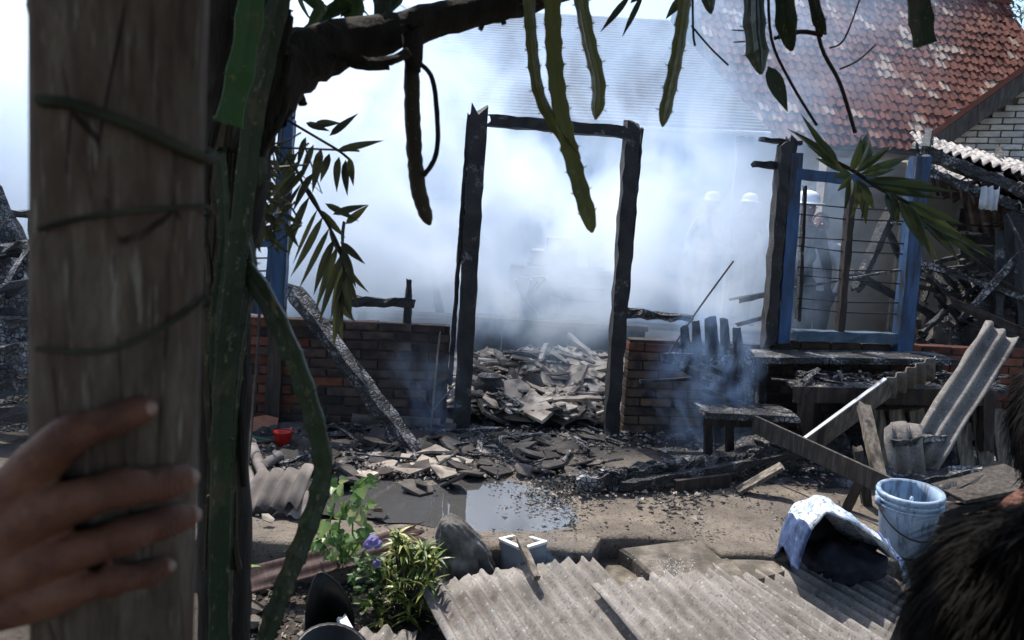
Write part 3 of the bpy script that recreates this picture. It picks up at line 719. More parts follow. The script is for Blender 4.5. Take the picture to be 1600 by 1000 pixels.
# burnt rail between the left window and the door
br = thing('burnt_sill_rail', wpt(-1.05, .72), 'black burnt rail with two stubby posts on the left wall', 'rail')
m = MB(); wb(m, (527, 503), (527, 445), .05, .06, -.06, .3); m.build('post', 'char', br)
m = MB(); wb(m, (529, 470), (537, 348), .035, .05, -.06, .35, .6); m.build('tall_stub', 'char', br)
m = MB(); wb(m, (530, 470), (645, 474), .075, .06, -.06, .3); m.build('rail', 'char', br)
m = MB(); wb(m, (636, 512), (639, 440), .06, .06, -.06, .22, .7); m.build('post', 'char', br)
ss = thing('charred_sill_stub', wpt(.8, .74), 'charred broken sill jutting from the right door jamb', 'timber')
m = MB(); wb(m, (968, 488), (1078, 498), .085, .09, .0, .32, .7); m.build('sill_stub', 'char_ash', ss)

# right window
rw = thing('window_frame', wpt(2.1, .7), 'blue and charred window frame with thin bars, right of the doorway', 'window frame')
m = MB(); wb(m, (1199, 540), (1226, 222), .085, .1, .03, .14); m.build('charred_post', 'char_far', rw)
m = MB(); wb(m, (1221, 535), (1242, 240), .085, .09, .035, .04); m.build('side_post', 'blue', rw)
m = MB(); wb(m, (1230, 262), (1237, 218), .07, .08, .03, .2); m.build('charred_post_end', 'char', rw)
m = MB(); wb(m, (1190, 218), (1250, 224), .03, .08, .0, .25); m.build('lintel_stub', 'char', rw)
m = MB(); wb(m, (1177, 256), (1214, 259), .05, .07, .0, .2); m.build('lintel_stub', 'char', rw)
m = MB(); wb(m, (1247, 272), (1420, 290), .072, .08, .03, .05); m.build('top_rail', 'blue', rw)
m = MB(); wb(m, (1311, 520), (1332, 281), .05, .07, .025, .1); m.build('mullion', 'soot_wood', rw)
m = MB(); wb(m, (1407, 556), (1438, 244), .11, .1, .03, .05); m.build('side_post', 'blue', rw)
m = MB(); wb(m, (1239, 523), (1396, 528), .075, .1, .03, .06); m.build('bottom_rail', 'blue_grey', rw)
m = MB(); wb(m, (1247, 500), (1258, 290), .035, .05, .0, .2, .7); m.build('inner_stile', 'char', rw)
for y0, y1 in ((318, 330), (334, 346), (371, 381), (384, 397), (417, 423), (430, 444), (466, 473), (481, 491)):
    MB().tube([wp(1246, y0, .02), wp(1318, (y0 + y1) / 2 + rnd.uniform(-2, 3), .02), wp(1412, y1, .02)], .0055, 6).build('bar', 'wire', rw)

# ------------------------------------------------------------------ burnt furniture along the wall
def ob(mb, a, b, w, h, up=UP, rough=.12, taper=1.0, jag=.4):   # a timber between two points
    return mb.beam(a, b, w, h, up, rough, taper=taper, jag=jag)
# slatted bench in front of the short wall
bp = lambda x, y: wp(x, y, .34)
be = thing('burnt_bench', wpt(1.15, 0, .3), 'burnt slatted bench smoking against the short wall', 'bench')
for (x, y0, y1, w) in ((1090, 552, 503, .068), (1113, 554, 496, .10), (1134, 554, 499, .072), (1154, 554, 512, .072), (1072, 550, 510, .07)):
    m = MB(); m.beam(bp(x, y0), bp(x - 3, y1), w, .022, WN, .14, seg=4, taper=.75); m.build('back_slat', 'char', be)
m = MB(); ob(m, bp(1060, 541), bp(1168, 545), .03, .03, WN, .2); m.build('back_rail', 'char', be)
m = MB(); ob(m, bp(1036, 560), bp(1172, 563), .075, .035, WN, .2); m.build('seat_rail', 'char_ash', be)
m = MB(); ob(m, bp(1171, 650), bp(1168, 548), .065, .06, WN, .25); m.build('leg', 'char_ash', be)
m = MB(); ob(m, wp(1092, 570, .38), wp(1178, 602, .42), .035, .04, WN, .2); m.build('arm_rail', 'char_ash', be)
m = MB(); ob(m, wp(1040, 556, .3), wp(1110, 600, .5), .05, .04, WN, .3); m.build('broken_slat', 'char', be)
m = MB(); ob(m, wp(1100, 610, .42), wp(1180, 640, .46), .035, .04, WN, .2); m.build('broken_slat', 'soot_wood', be)
# low stool-like box in front of it
st = thing('low_burnt_stool', wpt(1.35, 0, .55), 'low burnt wooden stool below the slatted bench', 'stool')
a, b = wp(1094, 640, .62), wp(1232, 646, .62)
m = MB(); ob(m, a, b, .3, .04, UP, .06); me_ = m.build('seat_board', 'char_ash', st)
m = MB(); ob(m, wp(1100, 654, .63), wp(1230, 660, .63), .085, .02, WN, .1); m.build('apron', 'soot_wood', st)
for (x, y0, y1, of) in ((1106, 660, 714, .62), (1140, 662, 714, .60), (1222, 664, 718, .62), (1120, 655, 690, .36), (1216, 655, 690, .36)):
    m = MB(); ob(m, wp(x, y1, of), wp(x, y0, of), .05, .045, WN, .12); m.build('leg', 'soot_wood', st)
# long plank shelf under the right window
ls = thing('long_charred_shelf', wpt(2.3, 0, .2), 'long charred plank shelf under the right window', 'shelf')
m = MB(); ob(m, wp(1168, 556, .22), wp(1478, 560, .22), .3, .045, UP, .12); m.build('plank', 'char_ash', ls)
for x in (1190, 1320, 1462):
    m = MB(); ob(m, wp(x, 690, .2), wp(x, 566, .2), .06, .06, WN, .15); m.build('leg', 'char', ls)
# table
tb = thing('charred_table', wpt(2.5, 0, .55), 'charred low table littered with embers under the window', 'table')
ta, tbp = wp(1226, 600, .62), wp(1560, 604, .62)
for k, of in enumerate((.34, .5, .66)):
    m = MB(); ob(m, wp(1236, 600 + (k - 1) * 3, of), wp(1562, 606 + (k - 1) * 3, of), .03, .158, Vector((0, 0, 1)) if False else WN, .05); m.build('table_board', 'char_ash', tb)
m = MB(); ob(m, wp(1240, 616, .74), wp(1556, 622, .74), .02, .10, UP, .08) ; m.build('apron', 'soot_wood', tb)
for (x, of) in ((1258, .72), (1540, .72), (1272, .36), (1530, .36)):
    m = MB(); ob(m, wp(x, 704 if of > .5 else 680, of), wp(x, 612, of), .075, .07, WN, .08); m.build('leg', 'soot_wood', tb)

# ------------------------------------------------------------------ the right-hand end: collapsed roof, rafters and debris
rf = thing('collapsed_roof', at(1530, 500, 6.6) * 1.0, 'collapsed ash grey corrugated roof sagging over the right end of the ruin', 'roof')
def slope_sheet(name, a, b, c, width, length, mat, parent, amp=.02, jag=.05, **kw):
    """Sheet with its near-left corner at a, waves running from a towards c, width along a -> b."""
    return put(name, corr_mesh(name, mat, width, length, amp=amp, jag=jag, **kw), parent, plane3y(a, b - a, c - a))
ra, rb, rc = at(1442, 262, 6.05), at(1640, 322, 6.3), at(1432, 204, 8.2)
slope_sheet('roof_sheet', ra, rb, rc, 1.05, 2.3, 'ash_sheet', rf, .022, .06)
ra2 = ra + (rb - ra).normalized() * 1.0 + UP * .02
slope_sheet('roof_sheet', ra2, rb + (rb - ra), rc + (rb - ra), 1.05, 2.4, 'ash_sheet', rf, .022, .05)
rl0, rr0 = at(1436, 236, 6.9), at(1650, 286, 7.1)
slope_sheet('roof_sheet', rl0 + UP * .05, rr0 + UP * .05, at(1420, 206, 8.4), 1.05, 1.5, 'ash_sheet', rf, .022, .08)
for (a, b, w) in ((at(1440, 236, 5.75), at(1640, 316, 5.9), .08), (at(1450, 268, 5.8), at(1640, 345, 5.9), .06), (at(1430, 226, 7.4), at(1640, 280, 7.6), .08)):
    m = MB(); ob(m, a, b, w, w * 1.2, UP, .2); m.build('batten', 'char_ash', rf)
for (a, b, w) in ((at(1440, 250, 5.9), at(1452, 205, 8.6), .07), (at(1560, 300, 5.95), at(1560, 232, 8.4), .07)):
    m = MB(); ob(m, a, b, w, w, UP, .15); m.build('rafter', 'char', rf)
for (a, b, w) in ((wp(1438, 244, -.06), wp(1404, 690, -.06), .09), (at(1585, 330, 5.9), at(1600, 720, 5.75), .11), (at(1640, 330, 6.1), at(1660, 700, 6.0), .11)):
    m = MB(); ob(m, b, a, w, w, WN, .15); m.build('post', 'char', rf)
rfl = slope_sheet('hanging_sheet', at(1452, 272, 6.2), at(1560, 318, 6.3), at(1470, 330, 6.9), .8, .55, 'asbestos_sooty', rf, .02, .06)
slope_sheet('hanging_sheet', at(1500, 300, 6.4), at(1600, 330, 6.4), at(1520, 400, 6.9), .6, .6, 'asbestos_sooty', rf, .02, .08)
hs = thing('torn_metal_strip', at(1548, 300, 5.8), 'torn silvery metal strip hanging under the collapsed roof', 'metal strip')
pm = corr_mesh('strip', 'pale_metal', .13, .17, pitch=.045, amp=.014, th=.003, jag=.02)
put('strip', pm, hs, plane3(at(1533, 290, 5.75), at(1568, 296, 5.75) - at(1533, 290, 5.75), at(1536, 335, 5.7) - at(1533, 290, 5.75)))
# dark back wall of that corner
dw = thing('soot_black_wall', at(1590, 600, 7.0), 'soot blackened back wall deep under the collapsed roof', 'wall')
a, b = at(1492, 400, 7.2), at(1750, 400, 7.2)
for k in range(6):
    z = .25 + k * .34
    MB().box(Vector(((a.x + b.x) / 2, 7.2 + .004 * k, z)), Vector(((b.x - a.x) / 2 - .05 * (k % 2), 0, 0)), Vector((0, .03, 0)), UP * .162, jit=.02).build('plank', 'char', dw)
# fallen rafters between window and roof
LT = [((1338, 452), (1398, 318), 6.6, 6.7, .10, 'char', 'thick charred rafter leaning behind the right window'),
      ((1420, 430), (1382, 350), 6.75, 6.8, .075, 'char', 'short charred rafter crossing the thick one behind the window'),
      ((1140, 468), (1440, 416), 6.4, 6.0, .03, 'char_ash', 'thin burnt pole lying across behind the right window'),
      ((1330, 425), (1470, 500), 6.2, 6.0, .085, 'char', 'charred plank sloping down to the right inside the window'),
      ((1425, 405), (1600, 466), 5.9, 5.7, .06, 'char_ash', 'ash grey batten fallen beside the window post'),
      ((1412, 428), (1520, 415), 6.1, 6.2, .04, 'char_ash', 'thin level stick right of the window post'),
      ((1420, 445), (1500, 462), 5.9, 6.0, .05, 'soot_wood', 'brown stick right of the blue window post'),
      ((1440, 520), (1530, 440), 5.8, 6.1, .05, 'char', 'black stick rising from the debris heap'),
      ((1600, 390), (1500, 500), 5.7, 5.8, .06, 'char_ash', 'charred pole propped at the right border'),
      ((1560, 560), (1562, 360), 5.6, 5.9, .055, 'char', 'upright charred pole at the right border'),
      ((1480, 470), (1600, 520), 5.6, 5.5, .09, 'soot_wood', 'scorched board lying on the debris heap'),
      ((1155, 470), (1215, 456), 6.2, 6.1, .06, 'soot_wood', 'dark board end in the smoke left of the window'),
      ((1150, 508), (1212, 492), 5.9, 5.8, .045, 'char', 'short black stick poking out by the window post'),
      ((455, 450), (650, 712), 5.02, 4.52, .115, 'char_ash', 'long ash streaked beam fallen slantwise against the left wall'),
      ((1112, 590), (1000, 596), 4.9, 4.95, .03, 'char', 'thin burnt stick lying along the bench')]
for (a, b, ya, yb, w, mt, lab) in LT:
    m = MB(); ob(m, at(*a, ya), at(*b, yb), w, w * .75, UP, .18); o_ = m.build('burnt_timber', mt); tag(o_, lab, 'timber', 'burnt timbers')
for k in range(46):                             # tangle of charred sticks under the collapsed roof
    px, py = rnd.uniform(1435, 1610), rnd.uniform(345, 560); an = rnd.gauss(-.5, .6) if rnd.random() < .7 else rnd.uniform(0, 3.14); L_ = rnd.uniform(28, 80); Y_ = rnd.uniform(5.7, 6.7)
    a, b = at(px - L_ * math.cos(an), py + L_ * math.sin(an), Y_), at(px + L_ * math.cos(an), py - L_ * math.sin(an), Y_ + rnd.uniform(-.3, .3))
    m = MB(); w = rnd.uniform(.02, .06); ob(m, a, b, w, w * .7, UP, .25); row_ = 'upper' if py < 430 else ('middle' if py < 500 else 'lower')
    tag(m.build('charred_stick', rnd.choice(('char', 'char', 'char_ash', 'soot_wood'))), 'charred stick in the %s part of the tangle under the collapsed roof' % row_, 'stick', 'tangle of sticks, %s part' % row_)
# thin wires and rods
def rod(name, pts, r, mat, lab, cat='rod', n=6):
    o_ = MB().tube(smooth_path(pts, 5), r, n).build(name, mat, smooth=True); return tag(o_, lab, cat)
rod('thin_rod', [wp(1040, 560, .35), wp(1092, 482, .25), wp(1146, 408, .15)], .006, 'soot_wood', 'thin bare stick slanting up beside the burnt bench')
rod('cable', [at(406, 470, 4.6), at(402, 560, 4.5), at(393, 660, 4.3), at(382, 800, 3.9), at(380, 880, 3.6)], .009, 'soot_wood', 'thin brown cable hanging down in front of the red bricks', 'cable')
fk = thing('twig_stand', wp(672, 690, .1), 'thin pale forked twig standing against the sooty wall', 'twig')
MB().tube(smooth_path([wp(672, 688, .12), wp(676, 640, .1), wp(683, 560, .06), wp(688, 518, .05)], 4), [.008] * 12 + [.005], 6).build('stalk', 'old_wood', fk)
MB().tube([wp(674, 645, .1), wp(663, 622, .12), wp(651, 596, .12)], [.007, .006, .004], 6).build('side_twig', 'old_wood', fk)
MB().tube([wp(674, 645, .1), wp(694, 620, .12), wp(711, 601, .12)], [.007, .006, .004], 6).build('side_twig', 'old_wood', fk)
MB().tube([wp(678, 640, .1), wp(670, 616, .14), wp(668, 600, .14)], [.005, .005, .003], 6).build('side_twig', 'old_wood', fk)

# ------------------------------------------------------------------ inside the ruin
iw = thing('low_inner_wall', at(850, 520, 7.4), 'low plastered inner wall beyond the doorway, blue with smoke', 'wall')
a, b = at(560, 489, 7.6), at(1010, 514, 7.6); zt_ = (a.z + b.z) / 2
for k in range(4):
    x0 = a.x + (b.x - a.x) * k / 4; x1 = a.x + (b.x - a.x) * (k + 1) / 4
    MB().box(Vector(((x0 + x1) / 2, 7.66, zt_ / 2 - .1 + (-.01, .012, -.02, .0)[k])), Vector(((x1 - x0) / 2 - .006, 0, 0)), Vector((0, .08, 0)), UP * (zt_ / 2 + .1), jit=.012).build('wall_panel', 'shard_dark', iw)
MB().box(Vector(((a.x + b.x) / 2, 7.6, zt_ + .02)), Vector(((b.x - a.x) / 2, 0, 0)), Vector((0, .14, 0)), UP * .018, jit=.01).build('coping', 'shard_dark', iw)
# heap of pale broken tiles and ash in the doorway
def heap(x, y):
    h = .22 * math.exp(-((x - .62) / 1.0) ** 2 - ((y - 6.9) / .75) ** 2) + .17 * math.exp(-((x + .5) / .5) ** 2 - ((y - 6.2) / .6) ** 2)
    h += .10 * math.exp(-((x - .25) / .5) ** 2 - ((y - 5.5) / .45) ** 2)
    h += .55 * math.exp(-((x - 3.4) / .9) ** 2 - ((y - 6.1) / .55) ** 2) + .95 * math.exp(-((x - 4.4) / 1.0) ** 2 - ((y - 6.4) / .8) ** 2)
    h += .3 * math.exp(-((x + 1.6) / .8) ** 2 - ((y - 6.2) / .5) ** 2)
    return max(0, h) * (1 + .5 * nz(x, y, 3, 2) + .3 * nz(x, y, 9, 8)) + .03 * nz(x, y, 8, 6) + .0
hp = grid_sheet('rubble_ground', 'shard_dark', -3.2, 5.4, 5.34, 8.6, 150, 60, lambda x, y: heap(x, y) + .006 - (.08 if y < 5.4 else 0))
pr_ = grid_sheet('pale_rubble', 'shard', -1.05, 1.75, 5.5, 8.4, 70, 60, lambda x, y: heap(x, y) + .03 + .05 * nz(x, y, 6, 1) + .03 * nz(x, y, 17, 1) - .25 * max(0, .2 - min(x + 1.05, 1.75 - x, y - 5.5)))
tag(pr_, 'pale broken rubble heaped in the doorway', 'rubble', kind='stuff')
sh_l = [shard_mesh('tile_shard', 'shard', .12 * rnd.uniform(.7, 1.25), .018, rnd.choice((4, 5, 6))) for _ in range(9)]
sh_d = [shard_mesh('tile_shard', 'shard_dark', .10, .016, rnd.choice((5, 6, 7))) for _ in range(4)]
ck = [chunk_mesh('rubble_lump', 'shard_dark', .05) for _ in range(4)]
skl = [stick_mesh('burnt_stick', 'char_ash', rnd.uniform(.25, .5), rnd.uniform(.02, .04)) for _ in range(5)]
skp = [stick_mesh('pale_stick', 'shard', rnd.uniform(.3, .55), rnd.uniform(.03, .05)) for _ in range(3)]
def drop(name, meshes, x, y, z, sc, tilt, lab, cat, grp):
    o_ = put(name, rnd.choice(meshes), None, xf((x, y, z), (rnd.gauss(0, tilt), rnd.gauss(0, tilt), rnd.uniform(0, 6.28)), (sc, sc * rnd.uniform(.8, 1.2), sc)))
    return tag(o_, lab, cat, grp)
n_s = 0
while n_s < 190:
    px, py = rnd.uniform(722, 955), rnd.betavariate(1.2, 1.5) * 145 + 538
    # march down the line of sight to the heap
    d = ray(px, py); t = 5.35 / d.y
    while t < 9 / d.y and CAM_LOC.z + d.z * t > heap(CAM_LOC.x + d.x * t, d.y * t): t += .03
    p = CAM_LOC + d * t
    if p.y > 8.3 or p.y < 5.3: continue
    lightp = .74 if py < 640 else .4
    place = ('beside the left jamb', 'in the middle', 'beside the right jamb')[0 if px < 795 else 1 if px < 880 else 2]; row_ = 'at the back of' if py < 585 else ('halfway up' if py < 635 else 'at the foot of')
    if rnd.random() < lightp: drop('tile_shard', sh_l, p.x, p.y, heap(p.x, p.y) + rnd.uniform(.03, .08), rnd.choice((.35, .45, .6, .8, 1.0, 1.4)), .24, 'pale broken roof tile %s the doorway rubble, %s' % (row_, place), 'tile shard', 'broken tiles %s the doorway rubble, %s' % (row_, place))
    elif rnd.random() < .5: drop('tile_shard', sh_d, p.x, p.y, heap(p.x, p.y) + rnd.uniform(.01, .04), rnd.uniform(.7, 1.3), .35, 'sooty dark tile piece %s the doorway rubble, %s' % (row_, place), 'tile shard', 'sooty tiles %s the doorway rubble, %s' % (row_, place))
    else: drop('burnt_stick', skl, p.x, p.y, heap(p.x, p.y) + rnd.uniform(.02, .06), rnd.uniform(.7, 1.2), .25, 'burnt stick %s the doorway rubble, %s' % (row_, place), 'stick', 'burnt sticks %s the doorway rubble, %s' % (row_, place))
    n_s += 1
for (px, py, s_) in ((775, 600, 1.5), (790, 585, 1.3), (905, 610, 1.4), (880, 640, 1.3), (745, 640, 1.2), (760, 575, 1.2), (915, 560, 1.3), (850, 560, 1.3), (820, 590, 1.1)):
    d = ray(px, py); t = 5.5 / d.y
    while t < 9 / d.y and CAM_LOC.z + d.z * t > heap(CAM_LOC.x + d.x * t, d.y * t): t += .03
    p = CAM_LOC + d * t
    drop('long_pale_fragment', skp, p.x, p.y, heap(p.x, p.y) + .06, s_, .25, 'long pale fragment on top of the doorway rubble', 'fragment', 'long fragments in the doorway')
mb = MB(); c9 = random.Random(9)
for k in range(3600):
    x, y = c9.uniform(-.8, 1.55), c9.uniform(5.5, 7.9); z = heap(x, y) + .03 + .05 * nz(x, y, 6, 1) + .03 * nz(x, y, 17, 1); r_ = c9.choice((.012, .018, .028, .045)) * c9.uniform(.7, 1.3)
    p = Vector((x, y, z)); vs = [p + Vector((c9.uniform(-1, 1), c9.uniform(-1, 1), c9.uniform(-.15, .6))) * r_ for _ in range(5)]
    mb.add(vs, [(0, 1, 2), (0, 2, 3), (0, 3, 4), (1, 2, 4), (2, 3, 4), (0, 1, 4)], 0 if c9.random() < .72 else 1)
tag(mb.build('rubble_crumbs', ['shard', 'char_ash']), 'small broken crumbs covering the doorway rubble', 'rubble', kind='stuff')
# round sooty pot in the rubble
pt = gr(764, 604, .2); pot = MB(); prof = [(.0, -.08), (.08, -.075), (.115, -.02), (.11, .04), (.085, .07), (.09, .085), (.075, .085), (.07, .06), (.0, .055)]
pot.loft([[pt + Vector((r * math.cos(2 * math.pi * k / 20), r * math.sin(2 * math.pi * k / 20), z)) for k in range(20)] for r, z in prof])
tag(pot.build('cooking_pot', 'char', smooth=True), 'round soot black cooking pot in the doorway rubble', 'pot')
# pale bundles, a metal chair frame and boxes deep inside, softened by smoke
cf = thing('metal_chair_frame', at(828, 480, 8.4), 'pale upturned metal chair frame deep inside the doorway', 'chair')
for pts, r in (([(806, 436), (812, 452), (818, 468)], .02), ([(854, 434), (838, 452), (820, 470)], .02), ([(810, 432), (832, 434), (856, 431)], .014), ([(830, 436), (828, 452), (824, 466)], .015), ([(842, 438), (834, 448), (826, 466)], .013)):
    MB().tube([at(x, y, 8.3 + .1 * i) for i, (x, y) in enumerate(pts)], r, 8).build('tube', 'pale_metal', cf)
MB().tube([at(818, 470, 8.5), at(806, 482, 8.5), at(820, 560, 8.5)], .016, 8).build('leg', 'pale_metal', cf)
MB().tube([at(822, 470, 8.3), at(840, 490, 8.3), at(842, 560, 8.3)], .016, 8).build('leg', 'pale_metal', cf)
for (px, py, w, h, lab) in ((838, 424, .30, .22, 'low pale box behind the metal chair frame'), (874, 386, .17, .42, 'tall pale cabinet in the middle of the smoke'), (858, 398, .22, .2, 'pale carton leaning on the tall cabinet'), (932, 396, .09, .14, 'small pale tin beside the right door jamb'), (922, 428, .32, .2, 'wide pale chest low beside the right jamb')):
    c = at(px, py, 9.2); t_ = thing('stacked_box', Vector((c.x, c.y, 0)), lab, 'box'); z1 = c.z + h * .3; k = 0; z = 0.0
    while z < z1 - .02:
        hh = min(z1 - z, h * rnd.uniform(.7, 1.1)); ww = w * rnd.uniform(.85, 1.15); a_ = rnd.uniform(-.3, .3); ca, sa = math.cos(a_), math.sin(a_)
        MB().box(Vector((c.x + rnd.uniform(-.03, .03), c.y, z + hh / 2)), Vector((ca, sa, 0)) * ww, Vector((-sa, ca, 0)) * ww * .7, UP * (hh / 2 - .004), jit=.015).build('side', 'grey_bundle', t_); z += hh
# leaning dark pole stub left of the door in the smoke
m = MB(); ob(m, at(690, 500, 7.9), at(672, 402, 7.9), .16, .1, UP, .25, .5); tag(m.build('scorched_post_stump', 'soot_wood'), 'scorched stump of a post blue with smoke left of the doorway', 'post')

# ------------------------------------------------------------------ terrace: puddle, debris, fallen things
def sheet_outline(name, pts, z, mat):
    mb = MB(); c = sum(pts, Vector()) / len(pts); n = len(pts); rings = [c]
    vs = [Vector((c.x, c.y, z))]; K = 5
    for k in range(1, K + 1):
        for p in pts: q_ = c.lerp(p, k / K); vs.append(Vector((q_.x, q_.y, z)))
    fs = []
    for i in range(n):
        j = (i + 1) % n; fs.append((0, 1 + i, 1 + j))
        for k in range(K - 1): a = 1 + k * n; fs.append((a + i, a + n + i, a + n + j, a + j))
    return mb.add(vs, fs).build(name, mat, smooth=True)
out = [(440, 745), (520, 742), (600, 752), (660, 758), (705, 750), (735, 744), (800, 756), (842, 768), (872, 792), (878, 818), (850, 826), (790, 830), (720, 826), (650, 812), (590, 806), (520, 800), (470, 792), (430, 772)]
pp = smooth_path([gr(x, y) for x, y in out] + [gr(*out[0])], 4)[:-1]
pp = [p + Vector((nz(p.x, p.y, 7) * .05, nz(p.x, p.y, 7, 3) * .05, 0)) for p in pp]
pp = [p + (p - gr(660, 786)) * .12 for p in pp]
tag(sheet_outline('puddle', pp, -.010, 'water'), kind='structure')
# loose burnt debris
deb_s = [shard_mesh('dark_shard', 'shard_dark', .07, .012, rnd.choice((5, 6))) for _ in range(4)]
deb_g = [shard_mesh('grey_shard', 'shard', .06, .01, rnd.choice((5, 6))) for _ in range(3)]
def near_(px, py):                             # what a scattered piece lies nearest to
    if py < 705: return next(n for x, n in ((470, ', near the red pail'), (570, ', below the brick wall'), (660, ', under the slanting beam'), (740, ', by the left jamb'), (850, ', before the left half of the opening'), (2000, ', before the right half of the opening')) if px < x)
    return next(n for x, n in ((520, ', behind the winding stem'), (620, ', behind the vine'), (720, ', at the edge of the puddle'), (840, ', beyond the puddle'), (2000, ', near the end of the charred beam')) if px < x)
def scatter(px0, px1, py0, py1, n, name, meshes, lab, cat, grp, s0=.6, s1=1.2, tilt=.25, dens=None, z=.02):
    k = 0; tries = 0
    while k < n and tries < n * 20:
        tries += 1; px, py = rnd.uniform(px0, px1), rnd.uniform(py0, py1)
        if dens and rnd.random() > dens(px, py): continue
        p = gr(px, py); pl_ = near_(px, py); drop(name, meshes, p.x, p.y, z + rnd.uniform(0, .02), rnd.uniform(s0, s1), tilt, lab + pl_, cat, grp + pl_); k += 1
nl = lambda px, py: 1 if py < 690 + 80 * nz(px * .01, 0, 1.0) + 40 else .12
scatter(400, 740, 668, 775, 60, 'dark_shard', deb_s, 'small sooty shard on the ground', 'shard', 'sooty shards by the left wall', .7, 1.4, .3, nl)
scatter(430, 760, 672, 775, 26, 'burnt_stick', skl, 'burnt stick on the ground', 'stick', 'burnt sticks by the left wall', .5, 1.0, .18, nl)
scatter(560, 780, 705, 748, 16, 'grey_shard', deb_g, 'flat grey shard on the wet floor', 'shard', 'grey shards by the puddle', .9, 1.7, .12)
scatter(730, 960, 660, 745, 34, 'dark_shard', deb_s, 'small sooty shard on the terrace', 'shard', 'sooty shards below the doorway', .5, 1.2, .25)
scatter(760, 960, 670, 735, 14, 'burnt_stick', skl, 'burnt stick on the terrace', 'stick', 'burnt sticks below the doorway', .4, .9, .15)
for (px, py, s_, r_) in ((855, 690, 1.2, .5), (805, 700, 1.1, -.3), (880, 705, 1.0, .9), (840, 715, 1.1, .1), (640, 735, 1.0, .2), (600, 722, 1.0, .3)):
    p = gr(px, py); o_ = put('roof_tile_piece', rnd.choice(sh_d), None, xf((p.x, p.y, .035), (rnd.gauss(0, .15), rnd.gauss(0, .15), r_), (s_, s_, s_))); tag(o_, 'larger broken tile lying on the wet terrace', 'tile shard', 'larger tile pieces on the terrace')
# charcoal crumbs: far too many to count
mb = MB(); cr = random.Random(5); PALE = .3
def crumb(p, r):
    a = cr.random() * 6.28; vs = []
    for (x, y, z) in ((1, 0, 0), (-.5, .8, .1), (-.6, -.7, 0), (.1, .1, .9)):
        vs.append(p + Vector((x * math.cos(a) - y * math.sin(a), x * math.sin(a) + y * math.cos(a), z * .7)) * r * cr.uniform(.7, 1.3))
    mb.add(vs, [(0, 1, 3), (1, 2, 3), (2, 0, 3), (0, 2, 1)], 1 if cr.random() < PALE else 0)
for k in range(18000):
    px, py = cr.uniform(380, 1330), 665 + 175 * cr.betavariate(1.1, 2.2)
    if 430 < px < 875 and 752 < py < 825 and cr.random() < .93: continue
    c = nz(px * .01, py * .02, 1.0, 1)
    if cr.random() > .35 + c * 1.2 - (.2 if py > 740 else 0) + (.35 if px < 700 and py < 740 else 0): continue
    p = gr(px, py); p.z = .012; crumb(p, cr.choice((.005, .007, .009, .013, .02)) * cr.uniform(.7, 1.4))
for k in range(1500):                           # litter on the front of the terrace
    p = gr(cr.uniform(600, 1350), cr.uniform(770, 846)); p.z = .008
    if nz(p.x, p.y, 2.5, 7) > -.05 and not (p.x < .35 and p.y > 3.5): crumb(p, cr.choice((.003, .004, .006, .009)))
for k in range(900):                           # thicker around the charred beam's near end
    px, py = cr.gauss(880, 38), cr.gauss(768, 16)
    p = gr(px, py); p.z = .012 + cr.random() * .02; crumb(p, cr.uniform(.004, .014))
tag(mb.build('charcoal_crumbs', ['char', 'shard']), kind='stuff', label='charcoal crumbs strewn over the terrace', cat='charcoal')
# grey ash and soot drift below the left wall
def drift(x, y): return .075 * max(0, nz(x, y, 2.2, 4) + .35) * math.exp(-((y - 4.85 - .03 * x) / .3) ** 2) + .05 * nz(x, y, 9, 2) * math.exp(-((y - 4.85) / .3) ** 2) - .012
tag(grid_sheet('ash_drift', 'shard_dark', -2.9, -.2, 4.2, 5.16, 90, 34, lambda x, y: drift(x, y) + .012), kind='stuff')
# more burnt mess under the right-hand furniture
def mess(x, y): return .12 * max(0, nz(x, y, 2.6, 9) + .4) * math.exp(-((y - 5.0 - .05 * x) / .36) ** 2) + .04 * nz(x, y, 9, 7) - .0
tag(grid_sheet('ember_bed', 'char_ash', 1.0, 4.2, 4.35, 5.42, 100, 36, lambda x, y: mess(x, y) * min(1, max(0, (y - 4.4) / .3)) * min(1, max(0, (x - 1.02) / .3)) + .004), kind='stuff')
k = 0
while k < 60:                                   # embers and sticks on the table, shelf and heap
    px, py = rnd.uniform(1240, 1570), rnd.choice((rnd.uniform(585, 604), rnd.uniform(470, 560) if rnd.random() < .6 else 590))
    if py < 570 and px < 1430: continue
    p = wp(px, py, rnd.uniform(.35, .65)) if py > 570 else at(px, py, rnd.uniform(5.6, 6.2))
    if py < 570: p.z = max(.3, heap(p.x, p.y) + .03)
    drop('burnt_stick', skl, p.x, p.y, p.z + .02, rnd.uniform(.3, .8), .5 if py < 570 else .12, 'burnt stick in the black debris under the right window', 'stick', 'burnt sticks at the right end'); k += 1
mb = MB()
for k in range(2200):
    x, y = cr.uniform(2.6, 5.0), cr.uniform(5.6, 6.9); p = Vector((x, y, heap(x, y) + cr.uniform(0, .03))); crumb(p, cr.uniform(.012, .045))
for k in range(900):
    p = wp(cr.uniform(1240, 1560), 600, cr.uniform(.28, .7)); p.z = wp(1400, 602, .5).z + .022; crumb(p, cr.uniform(.006, .022))
tag(mb.build('black_debris', ['char_ash', 'shard_dark']), kind='stuff', label='black crumbled debris at the right end', cat='debris')

